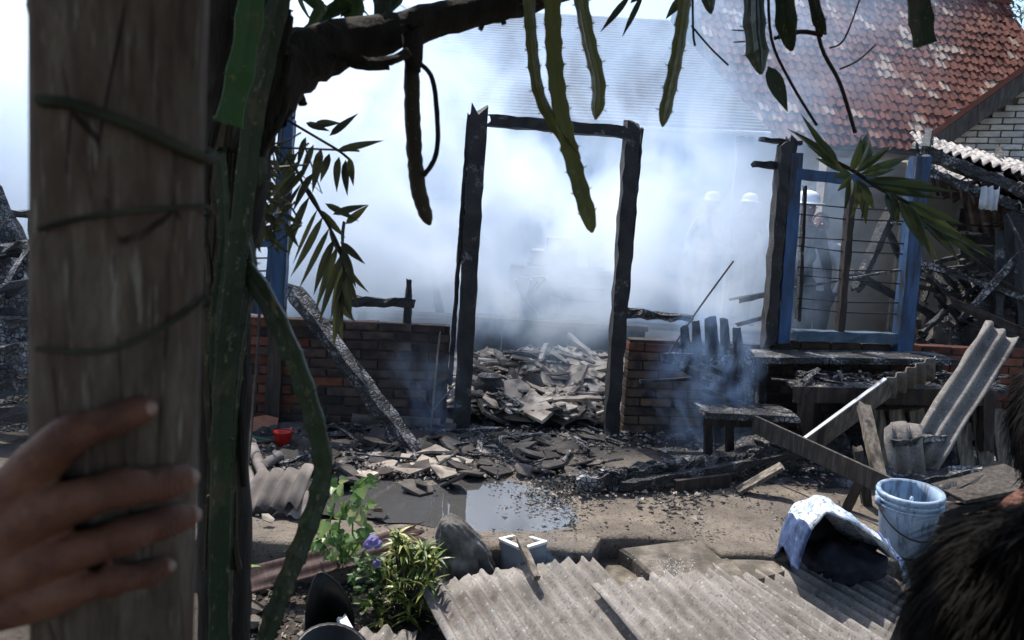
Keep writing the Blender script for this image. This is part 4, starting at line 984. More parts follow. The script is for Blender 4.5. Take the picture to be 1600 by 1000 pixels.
# long charred beam on the terrace
cbm = thing('charred_roof_beam', gr(1080, 740), 'long cracked charred beam lying across the terrace', 'beam')
a, b = gr(898, 757, .05), at(1320, 688, 4.75)
m = MB(); m.beam(a, b, .11, .1, UP, .3, seg=44); cb_ = m.build('beam', 'char_ash', cbm)
for k in range(26):
    t = rnd.uniform(.02, .95); p = a.lerp(b, t) + UP * .05 + Vector((0, rnd.uniform(-.05, .05), 0))
    MB().beam(p, p + Vector((rnd.uniform(.03, .08), rnd.uniform(-.02, .02), rnd.uniform(-.005, .012))), .03, .02, UP, .3, seg=2).build('char_flake', 'char_ash', cb_)
m = MB(); m.beam(a.lerp(b, .15) + Vector((0, -.09, -.02)), b + Vector((-.1, -.1, -.02)), .06, .05, UP, .15); m.build('underside_board', 'char', cbm)
m = MB(); ob(m, gr(1056, 762, .03), gr(1140, 752, .04), .03, .09, UP, .06); tag(m.build('short_board', 'soot_wood'), 'short dark board standing on edge beneath the charred beam', 'board')
m = MB(); ob(m, gr(1152, 768, .01), at(1222, 728, 4.15), .09, .02, UP, .06); tag(m.build('tilted_board', 'old_wood'), 'pale ended board leaning up from the terrace', 'board')
m = MB(); ob(m, at(1178, 662, 4.55), at(1404, 768, 3.72), .02, .105, UP, .03); tag(m.build('long_dark_plank', 'old_wood_dark'), 'long dark plank slanting down to the pail', 'plank')
m = MB(); ob(m, at(1374, 745, 4.0), at(1349, 632, 4.35), .065, .05, UP, .05); tag(m.build('leaning_wooden_leg', 'old_wood'), 'grey wooden leg leaning behind the pail', 'plank')
m = MB(); ob(m, gr(1322, 797, .0), at(1347, 745, 3.95), .05, .04, UP, .06); tag(m.build('propping_stick', 'soot_wood'), 'short dark stick propping the long plank', 'stick')
m = MB(); ob(m, gr(1355, 790, .0), at(1340, 700, 4.1), .05, .05, UP, .06); tag(m.build('propping_stick', 'old_wood_dark'), 'dark stick behind the short propping stick', 'stick')
# broken sheet seen almost edge on
bs = thing('broken_sheet', at(1250, 692, 4.35), 'narrow broken cement sheet with painted sunlit edge, slanting up to the window wall', 'sheet')
A_, B_, C_ = at(1250, 690, 4.4), at(1384, 592, 4.55), at(1460, 557, 4.65)
dn = (at(1320, 690, 4.55) - at(1300, 654, 4.45)).normalized(); ed = (B_ - A_).normalized()
MB().box(A_.lerp(B_, .5) + dn * .075, ed * ((B_ - A_).length / 2), dn * .078, ed.cross(dn).normalized() * .006, jit=.004).build('panel', 'old_wood', bs)  # face kept darker than the edge, its shade put into the colour
MB().box(A_.lerp(B_, .5) - dn * .003, ed * ((B_ - A_).length / 2), dn * .004, ed.cross(dn).normalized() * .011, jit=.002).build('lit_edge', 'white_paint', bs)  # white strip paints the sunlight along the top edge
put('wavy_end', corr_mesh('wavy_end', 'asbestos', (C_ - B_).length, .16, pitch=.075, amp=.014, th=.008, jag=.01), bs, plane3(B_, C_ - B_, dn))
# big corrugated sheet propped up
cs = thing('propped_corrugated_sheet', at(1430, 720, 4.3), 'stained corrugated cement sheet propped up steeply at the right', 'sheet')
P0, P1 = at(1412, 702, 4.15), at(1541, 502, 4.6); Q0 = at(1476, 718, 4.12)
put('sheet', corr_mesh('sheet', 'asbestos', .195, (P1 - P0).length, pitch=.084, amp=.022, th=.011, jag=.02), cs, plane3y(P0, Q0 - P0, P1 - P0))
put('broken_foot', corr_mesh('broken_foot', 'asbestos', .23, .26, pitch=.094, amp=.02, th=.011, jag=.03), cs, plane3(at(1388, 736, 4.0), at(1450, 742, 4.05) - at(1388, 736, 4.0), at(1420, 692, 4.1) - at(1388, 736, 4.0)))
# crate of pale slats
ct = thing('slatted_crate', at(1480, 740, 4.75), 'crate of pale weathered slats behind the propped sheet', 'crate')
for k, x in enumerate((1372, 1402, 1432, 1498, 1527, 1555)):
    m = MB(); ob(m, at(x + 10 + k * 1.5, 738, 4.75), at(x - 4 + k * 1.5, 640, 4.8), .1, .02, WN, .06); m.build('slat', 'old_wood', ct)
m = MB(); ob(m, at(1370, 650, 4.84), at(1575, 656, 4.84), .05, .03, WN, .06); m.build('rail', 'old_wood_dark', ct)
m = MB(); ob(m, at(1376, 726, 4.84), at(1585, 732, 4.84), .05, .03, WN, .06); m.build('rail', 'old_wood_dark', ct)
for k, (a, b, w, lab) in enumerate((((1392, 692), (1470, 682), .07, 'charred stick over the foot of the propped sheet'), ((1380, 762), (1530, 735), .09, 'charred log behind the pail'), ((1440, 775), (1560, 750), .08, 'charred log right of the pail'), ((1470, 800), (1590, 775), .08, 'dark board right of the pail'))):
    m = MB(); ob(m, at(*a, 4.05 - k * .1), at(*b, 4.2 - k * .1), w, w * .7, UP, .3); tag(m.build('burnt_log', 'char_ash' if k < 2 else 'char'), lab, 'log')
m = MB(); ob(m, at(1470, 765, 3.9), at(1600, 740, 4.0), .35, .02, UP, .05); tag(m.build('fallen_board', 'old_wood_dark'), 'wide fallen board lying right of the pail', 'board')

# pail
def lathe(c, prof, n=36):
    return [[c + Vector((r * math.cos(2 * math.pi * k / n), r * math.sin(2 * math.pi * k / n), z)) for k in range(n)] for r, z in prof]
pc = gr(1421, 882, .0); pc.y = 3.5; d = ray(1418, 850); pc.x = d.x / d.y * 3.5 - .012; pc.z = .012
tilt = Matrix.Translation(pc) @ Matrix.Rotation(R(-3), 4, 'Y') @ Matrix.Rotation(R(3), 4, 'X') @ Matrix.Translation(-pc)
pl = thing('paint_pail', pc, 'dirty pale blue plastic pail with wire handle', 'pail')
H = .295; r0, r1 = .112, .14
def pb(name, mb, mat, par=None):
    mb.v = [tuple(tilt @ Vector(v)) for v in mb.v]; return mb.build(name, mat, par or pl, smooth=True)
pb('body', MB().loft(lathe(pc, [(.02, .004), (r0 - .008, 0), (r0, .012), (r1 - .006, H - .06), (r1 - .004, H), (r1 - .012, H), (r1 - .016, H - .06), (r0 - .008, .03), (.02, .026)])), 'pail')
for z, t_ in ((H - .008, .012), (H - .035, .008), (H - .06, .007)):
    pb('rim_ring', MB().loft(lathe(pc, [(r1 - .004, z - t_), (r1 + .006, z - t_ * .9), (r1 + .009, z), (r1 + .005, z + t_ * .8), (r1 - .006, z + t_ * .8)]), caps=False), 'pail')
hp_ = []
for k in range(25):
    a = math.pi * k / 24; hp_.append(pc + Vector((-(r1 + .014) * math.cos(a), -math.sin(a) * (r1 + .012) , H - .05 - .135 * math.sin(a))))
hnd = pb('handle', MB().tube(hp_, .0045, 6), 'wire')
for s in (-1, 1): pb('handle_lug', MB().box(pc + Vector((s * (r1 + .008), 0, H - .05)), Vector((.008, 0, 0)), Vector((0, .018, 0)), UP * .02), 'pail', hnd)
pb('paint_smear', MB().tube([pc + Vector((-.06, -r1 + .02, H - .02)), pc + Vector((-.05, -r1 + .03, H + .012)), pc + Vector((-.03, -r1 + .05, H - .03))], .009, 6, .2), 'pail_blue')
# cloth hung over an upturned frame
cp = [(1246, 892), (1250, 868), (1262, 836), (1282, 812), (1304, 803), (1326, 808), (1350, 826), (1378, 850), (1402, 870), (1414, 878), (1417, 890)]
cl = thing('draped_cloth', gr(1320, 910, -.15), 'speckled white and blue cloth draped in an arch beside the pail', 'cloth')
Yf, Yb = 3.05, 3.38
path = smooth_path([at(x, y, Yf) for x, y in cp], 4); n = len(path); rings = []
for k in range(9):
    s = k / 8; row = []
    for i, p in enumerate(path):
        t = i / (n - 1); zz = -.018 * math.sin(t * 16 + k * .9) * (1 - abs(.5 - s)) - (.10 * (s - .8) / .2 if s > .8 else 0) - .02 * s
        row.append(Vector((p.x + .02 * s + .01 * nz(t * 5, s * 4, 1.0), Yf + (Yb - Yf) * s + .03 * nz(t * 6, s * 3, 1.0, 3), p.z + zz + .022 * nz(t * 7, s * 5, 1.0, 7) + .012 * nz(t * 19, s * 12, 1.0, 5))))
    rings.append(row)
vs = [p for r_ in rings for p in r_]; fs = []; mi = []
mb = MB()
for k in range(8):
    for i in range(n - 1): fs.append((k * n + i, k * n + i + 1, (k + 1) * n + i + 1, (k + 1) * n + i))
mb.add(vs, fs); mb.mi = [1 if (f[0] % n) < n * .2 else 0 for f in mb.f]
c_o = mb.build('cloth', ['cloth', 'cloth_blue'], cl, smooth=True); so = c_o.modifiers.new('thick', 'SOLIDIFY'); so.thickness = .008
back = []
for i in range(0, n): back.append(rings[-1][i])
mb = MB(); lo_ = [Vector((p.x, p.y + .01, -.22)) for p in back]; mb.add(back + lo_, [(i, i + 1, n + i + 1, n + i) for i in range(n - 1)]); bo = mb.build('shade_back', 'black_plastic', cl, smooth=True); bo.modifiers.new('thick', 'SOLIDIFY').thickness = .006  # back panel coloured black to paint the hollow's shade
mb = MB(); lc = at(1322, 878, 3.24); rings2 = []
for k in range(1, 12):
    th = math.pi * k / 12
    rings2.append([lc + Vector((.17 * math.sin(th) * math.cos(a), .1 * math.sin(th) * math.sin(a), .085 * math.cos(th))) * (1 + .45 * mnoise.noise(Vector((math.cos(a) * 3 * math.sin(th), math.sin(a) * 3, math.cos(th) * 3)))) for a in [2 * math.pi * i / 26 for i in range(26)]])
mb.loft(rings2).build('inner_fold', 'cloth_shade', cl, smooth=True)
for k in range(3):
    j = int(n * (.80 + .065 * k)); MB().tube([rings[q_][j] + UP * .007 for q_ in range(0, 8)], .0055, 5).build('hem_stripe', 'cloth_blue', cl)
mb = MB(); j = n - 3
fr = [rings[0][i] for i in range(n - 9, n)]; mb.add(fr + [p + Vector((.015, -.02, -.05 - .05 * abs(math.sin(i * .9)))) for i, p in enumerate(fr)], [(i, i + 1, len(fr) + i + 1, len(fr) + i) for i in range(len(fr) - 1)]); mb.build('front_flap', 'cloth', cl, smooth=True)
tp_ = at(1268, 812, 3.6); MBt = MB().loft(lathe(Vector((tp_.x, tp_.y, .01)), [(.0, 0), (.06, 0), (.085, .09), (.09, .1), (.075, .1), (.0, .095)], 20)); tag(MBt.build('clay_pot', 'clay', smooth=True), 'small terracotta pot behind the draped cloth', 'pot')

# corrugated cement sheets in the foreground
def fsheet(far_px, cross, wave, width, length, lab, z=-.02, drop_=.05, mat='asbestos', **kw):
    p = gr(*far_px, z); x = Vector((*cross, 0)).normalized(); y = Vector((*wave, -drop_)); 
    me = corr_mesh('corrugated_sheet', mat, width, length, pitch=.068, amp=.0155, th=.007, per=8, **kw)
    # local y runs from the far end to the near end; turn the sheet so that its upper side is up
    yv = y.normalized(); zv = x.cross(yv).normalized(); flip = zv.z < 0
    if flip: zv = -zv
    o_ = put('corrugated_sheet', me, None, frame_m(p, x, yv, zv)); tag(o_, lab, 'sheet', 'corrugated sheets in the foreground'); return o_
fsheet((652, 913), (.9, .40), (.43, -.90), .82, 1.5, 'speckled corrugated sheet with a pale left edge, beside the leafy shrub', -.03, .10, jag=.05)
fsheet((925, 915), (.93, .18), (.52, -.86), .62, 1.4, 'corrugated sheet tucked under its left neighbour in front of the broken slab', -.012, .06, jag=.06)
fsheet((1122, 908), (.985, .06), (.78, -.62), .80, 1.3, 'corrugated sheet in front of the draped cloth', -.035, .02, jag=.04)
fsheet((1085, 924), (.9, .2), (.62, -.78), .28, 1.2, 'narrow corrugated sheet left of the dark gap', -.02, .03, jag=.03)
# slab pieces in the broken edge of the terrace
def slabp(name, pts, z, th, mat, lab, tilt_=(0, 0)):
    ps = [gr(x, y, z) for x, y in pts]; c = sum(ps, Vector()) / len(ps); n = len(ps)
    top = [p + UP * ((p.x - c.x) * tilt_[0] + (p.y - c.y) * tilt_[1]) for p in ps]
    t2 = []
    for i in range(n):
        for k in range(5):
            q_ = top[i].lerp(top[(i + 1) % n], k / 5); t2.append(q_ + Vector((nz(q_.x, q_.y, 25) * .018, nz(q_.x, q_.y, 25, 4) * .018, 0)))
    N = len(t2); mb = MB(); ins = [p.lerp(c, .05) + UP * .006 for p in t2]
    mb.loft([[p - UP * th for p in t2], [p - UP * .008 for p in t2], ins], caps=True)
    return tag(mb.build(name, mat), lab, 'slab')
slabp('broken_slab', [(890, 872), (1010, 862), (1060, 915), (900, 935)], -.12, .08, 'concrete_edge', 'sunken square slab in the broken terrace edge')
slabp('broken_slab', [(968, 858), (1090, 852), (1180, 905), (1120, 945), (1068, 930)], -.045, .13, 'concrete_edge', 'tilted slab with white lime stain right of the sunken slab', (.05, .1))
slabp('broken_slab', [(1100, 850), (1200, 848), (1236, 892), (1180, 910)], -.03, .14, 'concrete_edge', 'mossy slab before the draped cloth')
m = MB(); ob(m, gr(905, 898, -.09), gr(935, 896, -.09), .02, .03, UP, .2); tag(m.build('black_stick', 'char'), 'tiny black stick on the sunken slab', 'stick')
lime = MB()
for k in range(420):
    p = gr(cr.gauss(1045, 22), cr.gauss(890, 13), -.028); lime.add([p + Vector((cr.uniform(-.004, .004), cr.uniform(-.004, .004), .0 + .003 * (i == 3))) for i in range(4)], [(0, 1, 2), (0, 1, 3), (1, 2, 3), (2, 0, 3)])
tag(lime.build('lime_grit', 'grey_bundle'), kind='stuff', label='white lime grit on the tilted slab', cat='grit')
# grey sack
sc_ = thing('grey_sack', gr(720, 895, -.1), 'crumpled muddy grey sack leaning behind the corrugated sheet', 'sack')
rings = []; NA = 44
for k in range(26):
    t = k / 25; y_ = 895 - 84 * t; cx = 724 - 2 * t - 18 * t * t; hw_ = (40 - 6 * t - 22 * t ** 2.5) * (1 if k < 25 else .4); row = []
    for i in range(NA):
        a = 2 * math.pi * i / NA; ca, sa = math.cos(a), math.sin(a)
        w = 1 + .34 * (1 - t * .6) * mnoise.noise(Vector((ca * 2.6, sa * 2.6, t * 1.2))) + .2 * abs(math.sin(a * 5 + t * 2.4 + 2 * mnoise.noise(Vector((t * 3, 0, a))))) + .06 * mnoise.noise(Vector((ca * 7, sa * 7, t * 6)))
        p = at(cx + hw_ * w * ca, y_ - 5 * sa, 3.22); p.y += sa * .075 * w * (1.1 - .7 * t); row.append(p)
    rings.append(row)
MB().loft(rings).build('sack', 'sack', sc_, smooth=True)
# broken cabinet box with a stick
bx = thing('broken_box', gr(815, 890, -.1), 'open broken box with white rims behind the corrugated sheet', 'box')
a, b, c_, d_ = at(782, 843, 3.3), at(816, 858, 3.18), at(852, 847, 3.3), at(815, 836, 3.5)
for (p, q_) in ((a, b), (b, c_), (a, d_), (c_, d_)):
    dd = (q_ - p); nrm = dd.cross(UP).normalized()
    MB().box(p.lerp(q_, .5) - UP * .11, dd / 2, nrm * .006, UP * .105, jit=.003).build('side_panel', 'grey_panel', bx)
    MB().box(p.lerp(q_, .5) + UP * .001, dd / 2 * 1.02, nrm * .011, UP * .006, jit=.001).build('rim', 'white_paint', bx)
m = MB(); ob(m, at(812, 842, 3.2), at(838, 902, 3.0), .03, .025, UP, .1); tag(m.build('pale_stick', 'old_wood'), 'short pale stick leaning on the broken box', 'stick')

# ------------------------------------------------------------------ lower left corner
rb_ = gr(442, 698); rb_.z = .01
rbt = thing('red_pail', rb_, 'small red plastic pail on the debris by the left wall', 'pail')
MB().loft(lathe(rb_, [(.01, .002), (.042, 0), (.058, .085), (.063, .09), (.055, .09), (.038, .01), (.01, .01)], 20)).build('body', 'red_plastic', rbt, smooth=True)
hh_ = [rb_ + Vector((.06 * math.cos(a), -.02, .088 + .02 * math.sin(a))) for a in [math.pi * k / 10 for k in range(11)]]
MB().tube(hh_, .003, 5).build('handle', 'wire', rbt)
rod('garden_hose', [gr(362, 690, .02), gr(366, 668, .06), gr(378, 676, .03), gr(398, 684, .03), gr(430, 690, .02)], .012, 'green_plastic', 'green hose curling at the foot of the red bricks', 'hose')
p = gr(412, 672); o_ = put('clay_shard', shard_mesh('clay_shard', 'clay', .08, .02, 6), None, xf((p.x, p.y, .05), (.9, .2, .3))); tag(o_, 'pale clay pot shard against the red bricks', 'shard')
for (a, b, ra_, lab) in (((366, 700), (398, 770), .035, 'grey broken pipe lying beside the tree trunk'), ((392, 692), (418, 760), .032, 'second grey broken pipe beside the hanging cable'), ((408, 730), (436, 712), .03, 'short grey pipe end by the red pail')):
    pa, pb_ = gr(*a, .03), gr(*b, .03); m = MB(); m.tube([pa.lerp(pb_, t / 8) for t in range(9)], [ra_ * rnd.uniform(.9, 1.08) for _ in range(9)], 12, .05); tag(m.build('broken_pipe', 'asbestos_sooty', smooth=True), lab, 'pipe', 'grey broken pipes')
o_ = put('sheet_fragment', corr_mesh('sheet_fragment', 'asbestos_sooty', .3, .3, pitch=.079, amp=.016, jag=.05), None, plane3(gr(372, 800, .0), gr(452, 790, .05) - gr(372, 800, 0), gr(384, 758, .06) - gr(372, 800, 0))); tag(o_, 'torn corrugated fragment beside the tree trunk', 'sheet')
o_ = put('sheet_fragment', corr_mesh('sheet_fragment', 'asbestos_sooty', .2, .16, pitch=.079, amp=.012, jag=.04), None, plane3(gr(430, 800, .0), gr(480, 806, .02) - gr(430, 800, 0), gr(440, 782, .03) - gr(430, 800, 0))); tag(o_, 'small torn corrugated fragment next to the winding stem', 'sheet')
rs = corr_mesh('rusty_sheet', 'rust', .13, .8, pitch=.066, amp=.006, th=.003, jag=.09)
tag(put('rusty_sheet', rs, None, plane3(gr(376, 930, -.12), gr(372, 890, -.06) - gr(376, 930, -.12), gr(600, 872, -.02) - gr(376, 930, -.12))), 'rusty red corrugated strip lying behind the shrub', 'sheet')
pb0 = gr(502, 1085, -.2); blk = thing('black_plant_pot', pb0, 'black plastic plant pot tipped open behind the winding stem', 'pot')
ax_ = Vector((.25, -.35, .9)).normalized(); _, s1, s2 = basis(ax_)
def tl(c, prof, n=28): return [[c + ax_ * z + (s1 * math.cos(2 * math.pi * k / n) + s2 * math.sin(2 * math.pi * k / n)) * r for k in range(n)] for r, z in prof]
MB().loft(tl(pb0, [(.01, 0), (.085, 0), (.125, .2), (.135, .21), (.12, .21), (.075, .02), (.01, .02)])).build('body', 'black_plastic', blk, smooth=True)
mb = MB(); pts = [at(478, 1000, 2.75), at(480, 945, 2.76), at(496, 897, 2.8), at(520, 905, 2.82), at(541, 930, 2.84), at(552, 965, 2.85), at(550, 1005, 2.85)]
pts = smooth_path(pts, 4); cc = at(515, 985, 2.95); mb.add(pts + [cc], [(i, i + 1, len(pts)) for i in range(len(pts) - 1)]); fl = mb.build('torn_side', 'black_plastic', blk, smooth=True); fl.modifiers.new('thick', 'SOLIDIFY').thickness = .004
MB().tube(pts, .005, 6).build('rim', 'black_plastic', blk, smooth=True)
m = MB(); ob(m, gr(534, 968, -.1), gr(572, 1040, -.12), .035, .03, UP, .06); tag(m.build('white_batten', 'white_paint'), 'short white batten at the bottom edge by the shrub', 'batten')
o_ = put('sheet_fragment', corr_mesh('sheet_fragment', 'asbestos', .26, .4, pitch=.079, amp=.016, jag=.03), None, plane3(gr(548, 985, -.14), gr(620, 985, -.12) - gr(548, 985, -.14), Vector((.3, -.9, -.05)))); tag(o_, 'corrugated fragment at the bottom edge below the shrub', 'sheet')
stn = [chunk_mesh('stone', 'concrete_edge', .05) for _ in range(4)]
for (px, py, s_) in ((392, 960, 1.1), (408, 925, .9), (396, 985, 1.2), (380, 940, .8), (418, 992, .8), (602, 952, .7), (560, 905, .6), (585, 935, .5), (470, 880, .6), (440, 905, .6), (455, 860, .6), (410, 850, .6)):
    p = gr(px, py, YARD); drop('stone', stn, p.x, p.y, YARD + .03, s_, .3, 'grey rubble stone in the lower left corner', 'stone', 'rubble stones at lower left')
for (px, py) in ((440, 843), (420, 815), (480, 830), (590, 800)):
    p = gr(px, py, -.1 if py > 830 else .02); drop('white_scrap', deb_g, p.x, p.y, p.z + .02, .5, .3, 'small white scrap of tile on the left ground', 'scrap', 'white scraps')
mb = MB()
for k in range(2600):
    p = gr(cr.uniform(340, 1420), cr.uniform(852, 1000), YARD); p.z = ground_z(p.x, p.y) + .006; crumb(p, cr.choice((.006, .01, .014, .022)))
tag(mb.build('yard_grit', ['shard_dark', 'shard']), kind='stuff', label='dark grit on the lower yard', cat='grit')
# burnt heap behind the post at the left border
lh = thing('burnt_timber_heap', at(-40, 620, 4.9), 'heap of burnt beams and ash at the left border behind the post', 'heap')
vs = []; fs = []; NXX, NYY = 44, 40
x0, x1 = -4.4, -2.6
def lhz(x, y):
    return max(0, 1.5 * math.exp(-((x + 3.9) / .95) ** 2 - ((y - 5.35) / .75) ** 2)) * (1 + .4 * nz(x, y, 2.5, 5) + .25 * nz(x, y, 7, 3)) - .2
for j in range(NYY + 1):
    for i in range(NXX + 1):
        x = -5.4 + 3.0 * i / NXX; y = 3.9 + 2.8 * j / NYY; vs.append((x, y, lhz(x, y)))
for j in range(NYY):
    for i in range(NXX): a = j * (NXX + 1) + i; fs.append((a, a + 1, a + NXX + 2, a + NXX + 1))
MB().add(vs, fs).build('ash_mound', 'char_ash', lh)
for (a, b, ya, yb, w, mt) in (((-30, 520), (58, 372), 4.5, 4.8, .075, 'char_ash'), ((20, 335), (70, 336), 4.7, 4.7, .07, 'char'), ((-40, 400), (60, 385), 5.0, 4.9, .12, 'char'), ((-60, 470), (70, 440), 4.7, 4.6, .12, 'char'), ((-60, 560), (80, 545), 4.5, 4.4, .16, 'char_ash'), ((-60, 610), (80, 600), 4.4, 4.3, .13, 'char'), ((-60, 650), (80, 640), 4.3, 4.2, .12, 'char'), ((-40, 500), (70, 505), 4.6, 4.5, .08, 'char_ash'), ((60, 336), (75, 700), 4.75, 4.7, .1, 'char')):
    m = MB(); ob(m, at(*a, ya), at(*b, yb), w, w * .8, UP, .25); m.build('beam', mt, lh)

# ------------------------------------------------------------------ plants in the yard
def shrub():
    base = gr(628, 975, YARD); top = at(622, 815, 2.95)
    t = thing('variegated_shrub', base, 'leafy green shrub with narrow yellowish leaves beside the corrugated sheet', 'plant')
    mb = MB(); st = MB(); tips = []
    for k in range(46):
        a = rnd.uniform(0, 6.28); r_ = rnd.uniform(.02, .165); z = rnd.uniform(.04, .41) * (1 - .3 * (r_ / .15) ** 2)
        tip = base + Vector((math.cos(a) * r_ + .0, math.sin(a) * r_ * .9, z)); tips.append(tip)
        st.tube(smooth_path([base + Vector((math.cos(a) * .02, math.sin(a) * .02, 0)), base.lerp(tip, .5) + UP * .02, tip], 3), .004, 5)
        for j in range(rnd.randint(11, 17)):
            an = j * 2.4 + rnd.uniform(-.3, .3); el = rnd.uniform(-.25, 1.0)
            d = Vector((math.cos(an) * math.cos(el), math.sin(an) * math.cos(el), math.sin(el)))
            mb.blade(tip - UP * rnd.uniform(0, .05), d, UP, rnd.uniform(.055, .09), rnd.uniform(.014, .022), rnd.uniform(.1, .6), 4)
    st.build('stems', 'bark', t); mb.build('foliage', 'leaf_bush', t)
shrub()
def heart(mb, base, d, up, s, tone=None):
    d, a, b = basis(d, up); prof = [(0, .0), (.0, .30), (.18, .46), (.45, .42), (.75, .2), (1.0, .0)]; vs = [base]
    for (y, x) in prof[1:-1]: vs += [base + d * (y * s - .08 * s) + a * (x * s) - b * (y * y * .18 * s) + b * x * .12 * s]
    vs.append(base + d * s - b * .2 * s)
    for (y, x) in reversed(prof[1:-1]): vs += [base + d * (y * s - .08 * s) - a * (x * s) - b * (y * y * .18 * s) + b * x * .12 * s]
    n = len(vs); mid = base + d * (.45 * s) - b * .06 * s; vs.append(mid)
    mb.add(vs, [(i, (i + 1) % n, n) for i in range(n)], tone=rnd.random() if tone is None else tone)
def vine():
    base = gr(535, 880, -.15); t = thing('pale_vine', base, 'pale yellow green climbing vine left of the violet flowers', 'plant')
    mb = MB(); st = MB()
    for (pts, n_) in (([(535, 880), (530, 820), (545, 785), (560, 760), (575, 745)], 16), ([(535, 880), (515, 830), (522, 790), (526, 748)], 14), ([(540, 880), (550, 840), (553, 800), (570, 790)], 16), ([(530, 880), (505, 850), (500, 838)], 14), ([(540, 878), (560, 850), (567, 826)], 14), ([(535, 870), (530, 850), (533, 835)], 16)):
        path = smooth_path([at(x, y, 3.12) for x, y in pts], 6); st.tube(path, .004, 5)
        for k in range(n_):
            p = rnd.choice(path[len(path) // 4:]) + Vector((rnd.gauss(0, .018), rnd.gauss(0, .02), rnd.gauss(0, .012)))
            heart(mb, p, Vector((rnd.gauss(0, 1), -.4 + rnd.gauss(0, .5), -.5 + rnd.gauss(0, .6))), Vector((rnd.gauss(0, .4), -1, .7)), rnd.uniform(.026, .058))
    heart(mb, at(556, 796, 3.08), Vector((.3, -.1, -1)), Vector((0, -1, .1)), .085, 1.0)
    heart(mb, at(507, 815, 3.08), Vector((-.2, -.1, -1)), Vector((0, -1, .1)), .075, .8)
    st.build('stems', 'leaf_vine', t); mb.build('foliage', 'leaf_vine', t)
    fl = thing('violet_flower', at(583, 850, 3.0), 'violet morning glory flowers between the vine and the shrub', 'flower')
    for (px, py, r_) in ((583, 845, .026), (575, 851, .02), (591, 850, .02), (590, 880, .02)):
        c = at(px, py, 2.98); nd = Vector((rnd.uniform(-.3, .3), -1, .4)).normalized(); _, a, b = basis(nd); m = MB()
        rim = [c + (a * math.cos(2 * math.pi * k / 15) + b * math.sin(2 * math.pi * k / 15)) * r_ * (1 + .1 * math.cos(5 * 2 * math.pi * k / 15)) + nd * .01 for k in range(15)]
        m.loft([rim, [c - nd * .015 + (p - c) * .3 for p in rim]], caps=False); m.add([c - nd * .03] + [c - nd * .015 + (p - c) * .3 for p in rim], [(0, 1 + i, 1 + (i + 1) % 15) for i in range(15)], tone=1.0)
        m.build('petals', 'petal', fl, smooth=True)
    lf = thing('undergrowth_plant', gr(590, 935, YARD), 'dark small leaved plant under the violet flowers', 'plant'); mb = MB()
    for k in range(70):
        p = at(rnd.uniform(548, 600), rnd.uniform(868, 940), rnd.uniform(2.95, 3.15)); heart(mb, p, Vector((rnd.gauss(0, 1), rnd.gauss(0, 1), rnd.gauss(-.2, .5))), UP, rnd.uniform(.02, .045), rnd.uniform(0, .35))
    mb.build('foliage', 'leaf_vine', lf)
    m = MB(); m.blade(at(362, 890, 2.6), at(420, 876, 2.55) - at(362, 890, 2.6), UP, .135, .05, .1, 6, .1, .6); tag(m.build('fallen_leaf', 'leaf_vine', smooth=True), 'single green leaf lying on the rusty strip', 'leaf')
vine()

# ------------------------------------------------------------------ the tree with the climbing cactus
def fpts(lst, y0, y1=None):
    n = len(lst); return [at(x, y, y0 + ((y1 if y1 is not None else y0) - y0) * i / max(1, n - 1)) for i, (x, y) in enumerate(lst)]
tr = thing('garden_tree', at(352, 1200, 1.1), 'dark barked tree overgrown with climbing cactus beside the round post', 'tree')
tr_pts = smooth_path(fpts([(352, 2000), (352, 1400), (352, 1050), (350, 800), (348, 600), (356, 400), (368, 220), (378, 80), (388, -80), (418, -300), (420, -700)], 1.1), 5)
rr = []
for p in tr_pts: rr.append(.038 if p.z < 1.4 else min(.058, .038 + (p.z - 1.4) * .065))
MB().tube(tr_pts, rr, 18, .1).build('trunk', 'bark', tr, smooth=True)
br_pts = smooth_path(fpts([(392, 160), (438, 112), (500, 80), (580, 58), (650, 40), (740, 18), (845, -8), (960, -60), (1100, -160)], 1.1, 1.5), 6)
MB().tube(br_pts, [.055 - .028 * min(1, i / (len(br_pts) * .45)) if i < 24 else .029 - .0004 * (i - 24) for i in range(len(br_pts))], 16, .1).build('branch', 'bark', tr, smooth=True)
MB().tube(smooth_path(fpts([(645, 40), (646, 90), (646, 112)], 1.22), 3), [.02, .017, .016, .015, .013, .012, .012], 10, .1).build('branch_knot', 'bark', tr, smooth=True)
for (pts, r_) in (([(520, 85), (565, 95), (610, 95), (640, 80)], .007), ([(543, 100), (575, 106), (608, 104)], .005), ([(752, 30), (753, 40), (750, 47)], .004), ([(785, 30), (788, 38)], .004), ([(460, 130), (470, 150), (474, 165)], .006), ([(330, 60), (370, 30), (420, -10)], .006), ([(328, 45), (365, 15), (400, -20)], .005)):
    MB().tube(smooth_path(fpts(pts, 1.16), 4), r_, 6, .2).build('twig', 'bark', tr)
for k in range(34):                              # loose bark fibres and dead aerial roots clinging to the trunk
    x = rnd.uniform(324, 376); pts = [(x + rnd.uniform(-10, 10) + (y < 260) * (260 - y) * .22, y) for y in range(-20, 1040, 130)]
    i0 = rnd.randint(0, 3); MB().tube(smooth_path(fpts(pts[i0:i0 + rnd.randint(4, 6)], 1.045), 4), rnd.uniform(.0025, .006), 5, .2).build('aerial_root', 'stem_dry' if k % 3 else 'bark', tr)
for k in range(22):
    x = rnd.uniform(385, 455); y = rnd.uniform(0, 150); pts = [(x, y), (x - rnd.uniform(5, 20), y + 40), (x - rnd.uniform(15, 40), y + 95)]
    MB().tube(smooth_path(fpts(pts, 1.03), 3), rnd.uniform(.003, .007), 5, .2).build('bark_strip', 'bark', tr)
